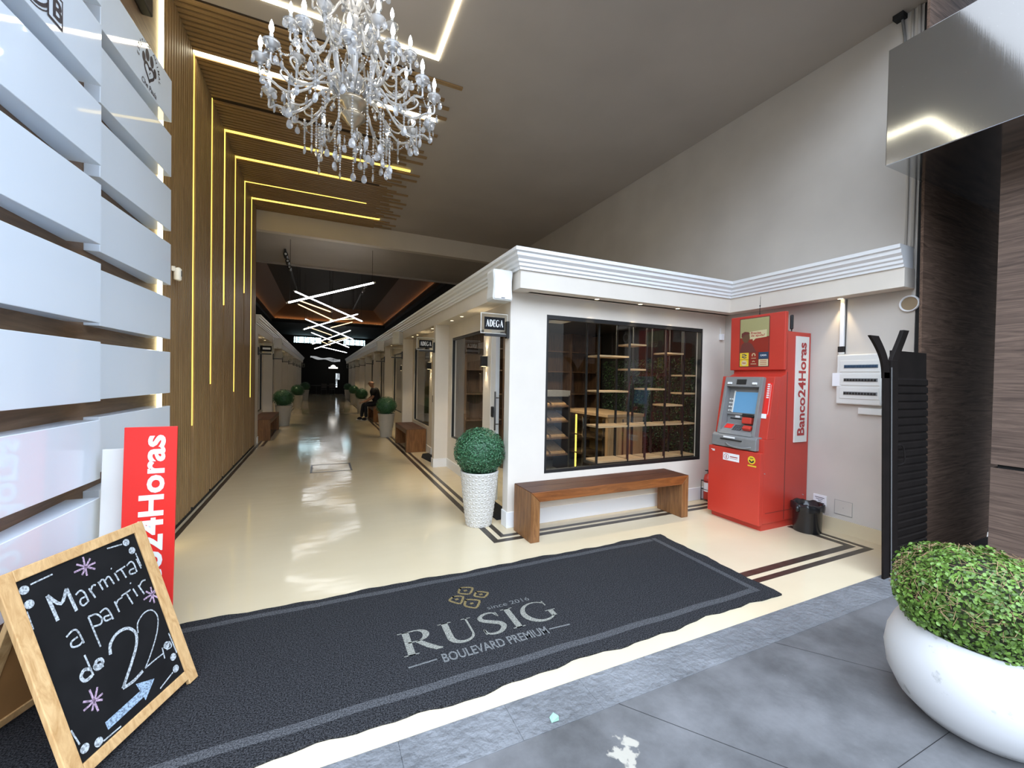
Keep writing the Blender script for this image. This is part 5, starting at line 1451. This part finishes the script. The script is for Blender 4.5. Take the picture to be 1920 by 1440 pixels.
o = thing('wine_cabinet', 'dark brown wooden shelving cabinet along the back wall of the shop', 'cabinet', (3.6, 6.9, 0))
box(2.2, 5.0, 7.0, 7.045, 0, 2.45).build('back', 'dwood', o)
for x in (2.2, 2.9, 3.6, 4.3, 4.97): box(x, x+.03, 6.68, 7.0, 0, 2.45).build('upright', 'dwood', o)
for z in (.4, .85, 1.3, 1.72, 2.1):
    for x in (2.23, 2.93, 3.63, 4.33): box(x, x+.67, 6.70, 7.0, z, z+.022).build('shelf', 'dwood', o)

o = thing('hedge_panel', 'artificial green leaf wall on the side wall inside the shop', 'green wall', (5.05, 5.2, 1))
box(5.03, 5.058, 4.25, 6.6, .3, 1.95).build('backing', 'blackm', o)
n_ = 7000; vs = []; fs = []
for i in range(n_):
    c = np.array([5.03-rng.uniform(0, .04), rng.uniform(4.25, 6.6), rng.uniform(.3, 1.95)])
    t1 = rng.normal(size=3); t1 /= np.linalg.norm(t1); nn = np.array([-1, 0, 0])+rng.normal(size=3)*.7
    t2 = np.cross(nn, t1); t2 /= np.linalg.norm(t2); L = .032; q = len(vs)
    vs += [tuple(c-t1*L*.5), tuple(c+t2*L*.3), tuple(c+t1*L*.5), tuple(c-t2*L*.3)]; fs.append((q, q+1, q+2, q+3))
MB().add(vs, fs).build('leaves', 'greenwall', o)
l = bpy.data.lights.new('shop_lamp', 'AREA'); l.energy = 30; l.color = (1, .86, .66); l.size = .5
lo = bpy.data.objects.new('shop_lamp', l); COL.objects.link(lo); lo.location = (3.3, 5.5, 2.46)
tag(box(3.15, 3.45, 5.35, 5.65, 2.470, 2.499).build('ceiling_lamp', 'white', bevel=.004), 'flat square lamp on the ceiling inside the shop', 'lamp')

# ================================================================== SEATED MAN
def skin(name, V, E, Rr, m, parent, root=0, sub=2):
    me = bpy.data.meshes.new(name)
    off = parent.location if parent.parent is None else parent.location + parent.parent.location
    me.from_pydata([tuple(Vector(v)-off) for v in V], E, []); me.update()
    o = bpy.data.objects.new(name, me); COL.objects.link(o); o.parent = parent
    md = o.modifiers.new('skin', 'SKIN'); md.use_smooth_shade = True; md.branch_smoothing = .6
    for i, sv in enumerate(me.skin_vertices[0].data):
        r = Rr[i]; sv.radius = (r, r) if not isinstance(r, tuple) else r
        sv.use_root = (i == root)
    s = o.modifiers.new('sub', 'SUBSURF'); s.levels = sub; s.render_levels = sub
    me.materials.append(MT[m]); return o
py = 15.6
man = thing('person', 'man in dark polo and glasses sitting on the bench, leaning over his knees', 'person', (1.8, py, 0))
def pt(x, y, z): return (x, py+y, z)
V = [pt(1.83, 0, .62), pt(1.81, 0, .76), pt(1.765, 0, .96), pt(1.72, 0, 1.09), pt(1.69, 0, 1.165),
     pt(1.635, 0, 1.225), pt(1.622, 0, 1.30), pt(1.638, 0, 1.395),
     pt(1.72, -.185, 1.06), pt(1.66, -.225, .82), pt(1.46, -.13, .68), pt(1.38, -.10, .655),
     pt(1.72, .185, 1.06), pt(1.66, .225, .82), pt(1.46, .13, .68), pt(1.38, .10, .655),
     pt(1.80, -.10, .585), pt(1.42, -.15, .56), pt(1.44, -.15, .30), pt(1.45, -.15, .09), pt(1.34, -.16, .04),
     pt(1.80, .10, .585), pt(1.38, .15, .56), pt(1.34, .15, .30), pt(1.32, .15, .09), pt(1.21, .16, .04)]
E_ = [(0, 1), (1, 2), (2, 3), (3, 4), (4, 5), (5, 6), (6, 7), (3, 8), (8, 9), (9, 10), (10, 11), (3, 12), (12, 13), (13, 14), (14, 15), (0, 16), (16, 17), (17, 18), (18, 19), (19, 20), (0, 21), (21, 22), (22, 23), (23, 24), (24, 25)]
Rr = [.11, .12, .135, .11, .060, (.082, .070), (.122, .105), (.118, .112), .058, .045, .032, .030, .058, .045, .032, .030, .09, .062, .052, .036, .035, .09, .062, .052, .036, .035]
body = skin('body', V, E_, Rr, 'skin', man)
sh_ = skin('polo_shirt', [V[0], V[1], V[2], Vector(V[3])+Vector((.0, 0, .0)), Vector(V[4])+Vector((.005, 0, -.01))], [(0, 1), (1, 2), (2, 3), (3, 4)], [.155, .16, .185, .185, .085], 'cloth', man)
for sa, el in ((8, 9), (12, 13)):
    a_, b_ = Vector(V[sa]), Vector(V[el])
    skin('sleeve', [Vector(V[3])+Vector((0, .05 if sa == 12 else -.05, .015)), a_+Vector((0, 0, .012)), a_.lerp(b_, .45), a_.lerp(b_, .8)], [(0, 1), (1, 2), (2, 3)], [.115, .108, .086, .078], 'cloth', man)
tr_ = skin('trousers', [V[1], V[0]]+V[16:20]+V[21:25], [(0, 1), (1, 2), (2, 3), (3, 4), (4, 5), (1, 6), (6, 7), (7, 8), (8, 9)], [.12, .13, .10, .078, .068, .055, .10, .078, .068, .055], 'jean', man, 1)
for a in (V[19], V[24]):
    a = Vector(a)
    s_ = skin('shoe', [a+Vector((.03, 0, -.03)), a+Vector((-.05, 0, -.04)), a+Vector((-.15, -.005, -.05))], [(0, 1), (1, 2)], [.062, .064, .050], 'cloth', man, 0, 2)
    MB().box(a.x-.185, a.x+.07, a.y-.042, a.y+.042, .002, .022).build('sole', 'white', man, bevel=.008)
hd = Vector(pt(1.61, 0, 1.36))
MB().ball((1.527, py, 1.295), .017, 8, 6, 1.6).build('nose', 'skin', man, smooth=True)
for s_ in (-1, 1):
    MB().ball((1.540, py+.032*s_, 1.325), .010, 8, 6).build('eye', 'black', man, smooth=True)
    MB().ball((1.640, py+.092*s_, 1.305), .020, 8, 6, 1.6).build('ear', 'skin', man, smooth=True)
    m = MB(); gf = Frame((1.526, py+.034*s_, 1.324), (0, 1, 0), (0, 0, 1)); pts = [gf.p(.024*cos(2*pi*i/14), .019*sin(2*pi*i/14)) for i in range(15)]
    m.tube(pts, .003, 5, False); m.tube([(1.527, py+.058*s_, 1.326), (1.64, py+.094*s_, 1.328)], .003, 5); m.build('glasses', 'black', man)
MB().tube([(1.540, py-.022, 1.252), (1.535, py, 1.250), (1.540, py+.022, 1.252)], .005, 6).build('mouth', 'redd', man)
m = MB().lathe([(.066, -.075), (.084, -.04), (.089, -.005), (.083, .015)], (1.654, py, 1.345), 18, False); m.build('hair', 'hair', man, smooth=True)
for s_, w_ in ((-1, V[11]), (1, V[15])):
    w_ = Vector(w_); base = w_+Vector((-.035, -.01*s_, -.005))
    skin('palm', [w_, base, base+Vector((-.035, 0, -.01))], [(0, 1), (1, 2)], [.026, (.036, .018), (.036, .016)], 'skin', man)
    for i in range(4):
        L = (.062, .072, .068, .052)[i]; b = base+Vector((-.045, .022*s_-.0155*i*s_, -.012))
        skin('finger', [b, b+Vector((-L*.45, 0, -.012)), b+Vector((-L*.75, 0, -.030)), b+Vector((-L*.9, 0, -.05))], [(0, 1), (1, 2), (2, 3)], [.009, .0085, .008, .0065], 'skin', man)
    b = base+Vector((-.0, -.03*s_, .0))
    skin('thumb', [b, b+Vector((-.025, -.018*s_, -.004)), b+Vector((-.055, -.014*s_, -.016))], [(0, 1), (1, 2)], [.011, .010, .008], 'skin', man)
phone = tag(box(1.24, 1.325, py-.045, py+.045, .628, .640).build('phone', 'black', bevel=.004), 'dark phone held by the seated man', 'phone')

# ================================================================== FAR END OF THE HALL
EY = 37.63
o = thing('clerestory_window', 'bluish daylit window strip high on the dark end wall, slatted-wall side', 'window', (-1.1, EY, 4.4), 'high windows in the end wall')
box(-2.05, -.06, EY-.03, EY-.02, 4.14, 4.62).build('pane', 'winlight', o)
m = MB()
for x in (-1.95, -1.78, -1.70, -1.30, -.9, -.5): m.box(x-.02, x+.02, EY-.05, EY-.03, 4.14, 4.62)
for z in (4.12, 4.62): m.box(-2.07, -.04, EY-.05, EY-.03, z, z+.03)
m.build('mullion', 'blackm', o)
o = thing('clerestory_window', 'bluish daylit window strip high on the dark end wall, bench side', 'window', (2.5, EY, 4.4), 'high windows in the end wall')
box(1.65, 3.36, EY-.03, EY-.02, 4.12, 4.58).build('pane', 'winlight', o)
m = MB()
for x in (1.75, 2.15, 2.55, 2.95, 3.25): m.box(x-.02, x+.02, EY-.05, EY-.03, 4.12, 4.58)
for z in (4.10, 4.58): m.box(1.63, 3.38, EY-.05, EY-.03, z, z+.03)
m.build('mullion', 'blackm', o)
MT['wave'] = glow('wave_glow', (.75, .78, .80), .35)  # the panel's pale tone is put in as a low emission
o = thing('wave_banner', 'pale wavy panel hanging in the dark at the end of the hall', 'banner', (.3, 36.6, 2.9))
m = MB()
for j in range(3):
    pts = [(-.82+2.2*i/24, 36.6+.05*j, 3.03-.10*j*(i/24)+.05*sin(i*.5+j)-.006*i) for i in range(25)]
    vs = [Vector(p) for p in pts]+[Vector(p)-Vector((0, -.01, .11-.003*abs(i-6))) for i, p in enumerate(pts)]
    m.add(vs, [(i, i+1, 26+i, 25+i) for i in range(24)])
m.build('panel', 'wave', o)
for x in (-.7, .3, 1.3): MB().tube([(x, 36.65, 2.9), (x, 36.65, 4.74)], .006, 5).build('wire', 'blackm', o)
o = thing('dome_lamp', 'white glowing dome lamp above the far end of the hall', 'lamp', (.85, 36.3, 2.3))
MT['dome'] = glow('dome_glow', (1, .95, .88), 2.2)
MB().lathe([(.02, .17), (.10, .14), (.17, .08), (.20, 0)], (.85, 36.3, 2.22), 16).build('dome', 'dome', o, smooth=True)
box(.52, 1.18, 36.2, 36.4, 2.10, 2.21).build('light_bar', 'dome', o)
MB().tube([(.85, 36.3, 2.39), (.85, 36.3, 4.74)], .01, 6).build('hanger', 'blackm', o)
MT['scr'] = glow('bright_doorway', (.82, .92, 1.0), 2.6)
o = thing('lit_doorway', 'narrow bright doorway pane glowing at the dark end of the hall', 'light', (1.22, EY, 1.2))
box(1.08, 1.38, EY-.03, EY-.02, 1.20, 1.72).build('pane', 'scr', o)
box(1.08, 1.20, EY-.03, EY-.02, .55, 1.14).build('pane', 'scr', o)
m = MB(); m.box(1.04, 1.42, EY-.045, EY-.03, 1.72, 1.76); m.box(1.04, 1.08, EY-.045, EY-.03, .02, 1.72); m.box(1.38, 1.42, EY-.045, EY-.03, .02, 1.72); m.build('frame', 'blackm', o)
MT['chairw'] = mat('dark_chair', (.05, .04, .035), .5)
def cafe_table(x, y, label):
    o = thing('cafe_table', label, 'table', (x, y, 0), 'dark tables at the far end')
    MB().lathe([(.38, .72), (.40, .73), (.40, .75), (.38, .76)], (x, y, 0), 20).build('table_top', 'chairw', o)
    MB().lathe([(.22, 0), (.22, .015), (.03, .03), (.03, .72)], (x, y, 0), 14).build('pedestal', 'black', o)
def cafe_chair(x, y, label):
    o = thing('cafe_chair', label, 'chair', (x, y, 0), 'dark chairs at the far end')
    box(x-.2, x+.2, y-.2, y+.2, .43, .46).build('seat', 'chairw', o, bevel=.01)
    box(x-.2, x+.2, y+.17, y+.2, .55, .90).build('backrest', 'chairw', o, bevel=.01)
    for dx in (-.18, .18):
        for dy in (-.18, .18): MB().tube([(x+dx, y+dy, 0), (x+dx*.95, y+dy*.95, .90 if dy > 0 else .43)], .013, 6).build('leg', 'black', o)
cafe_table(-.35, 35.2, 'dark round table at the far end on the slatted-wall side'); cafe_table(.75, 35.6, 'dark round table at the far end in front of the glowing doorway')
cafe_chair(-1.15, 35.3, 'dark chair by the far table, close to the last planter past the slatted wall'); cafe_chair(.18, 34.5, 'dark chair between the two far tables'); cafe_chair(.75, 34.75, 'dark chair in front of the glowing doorway')

bpy.context.view_layer.update()
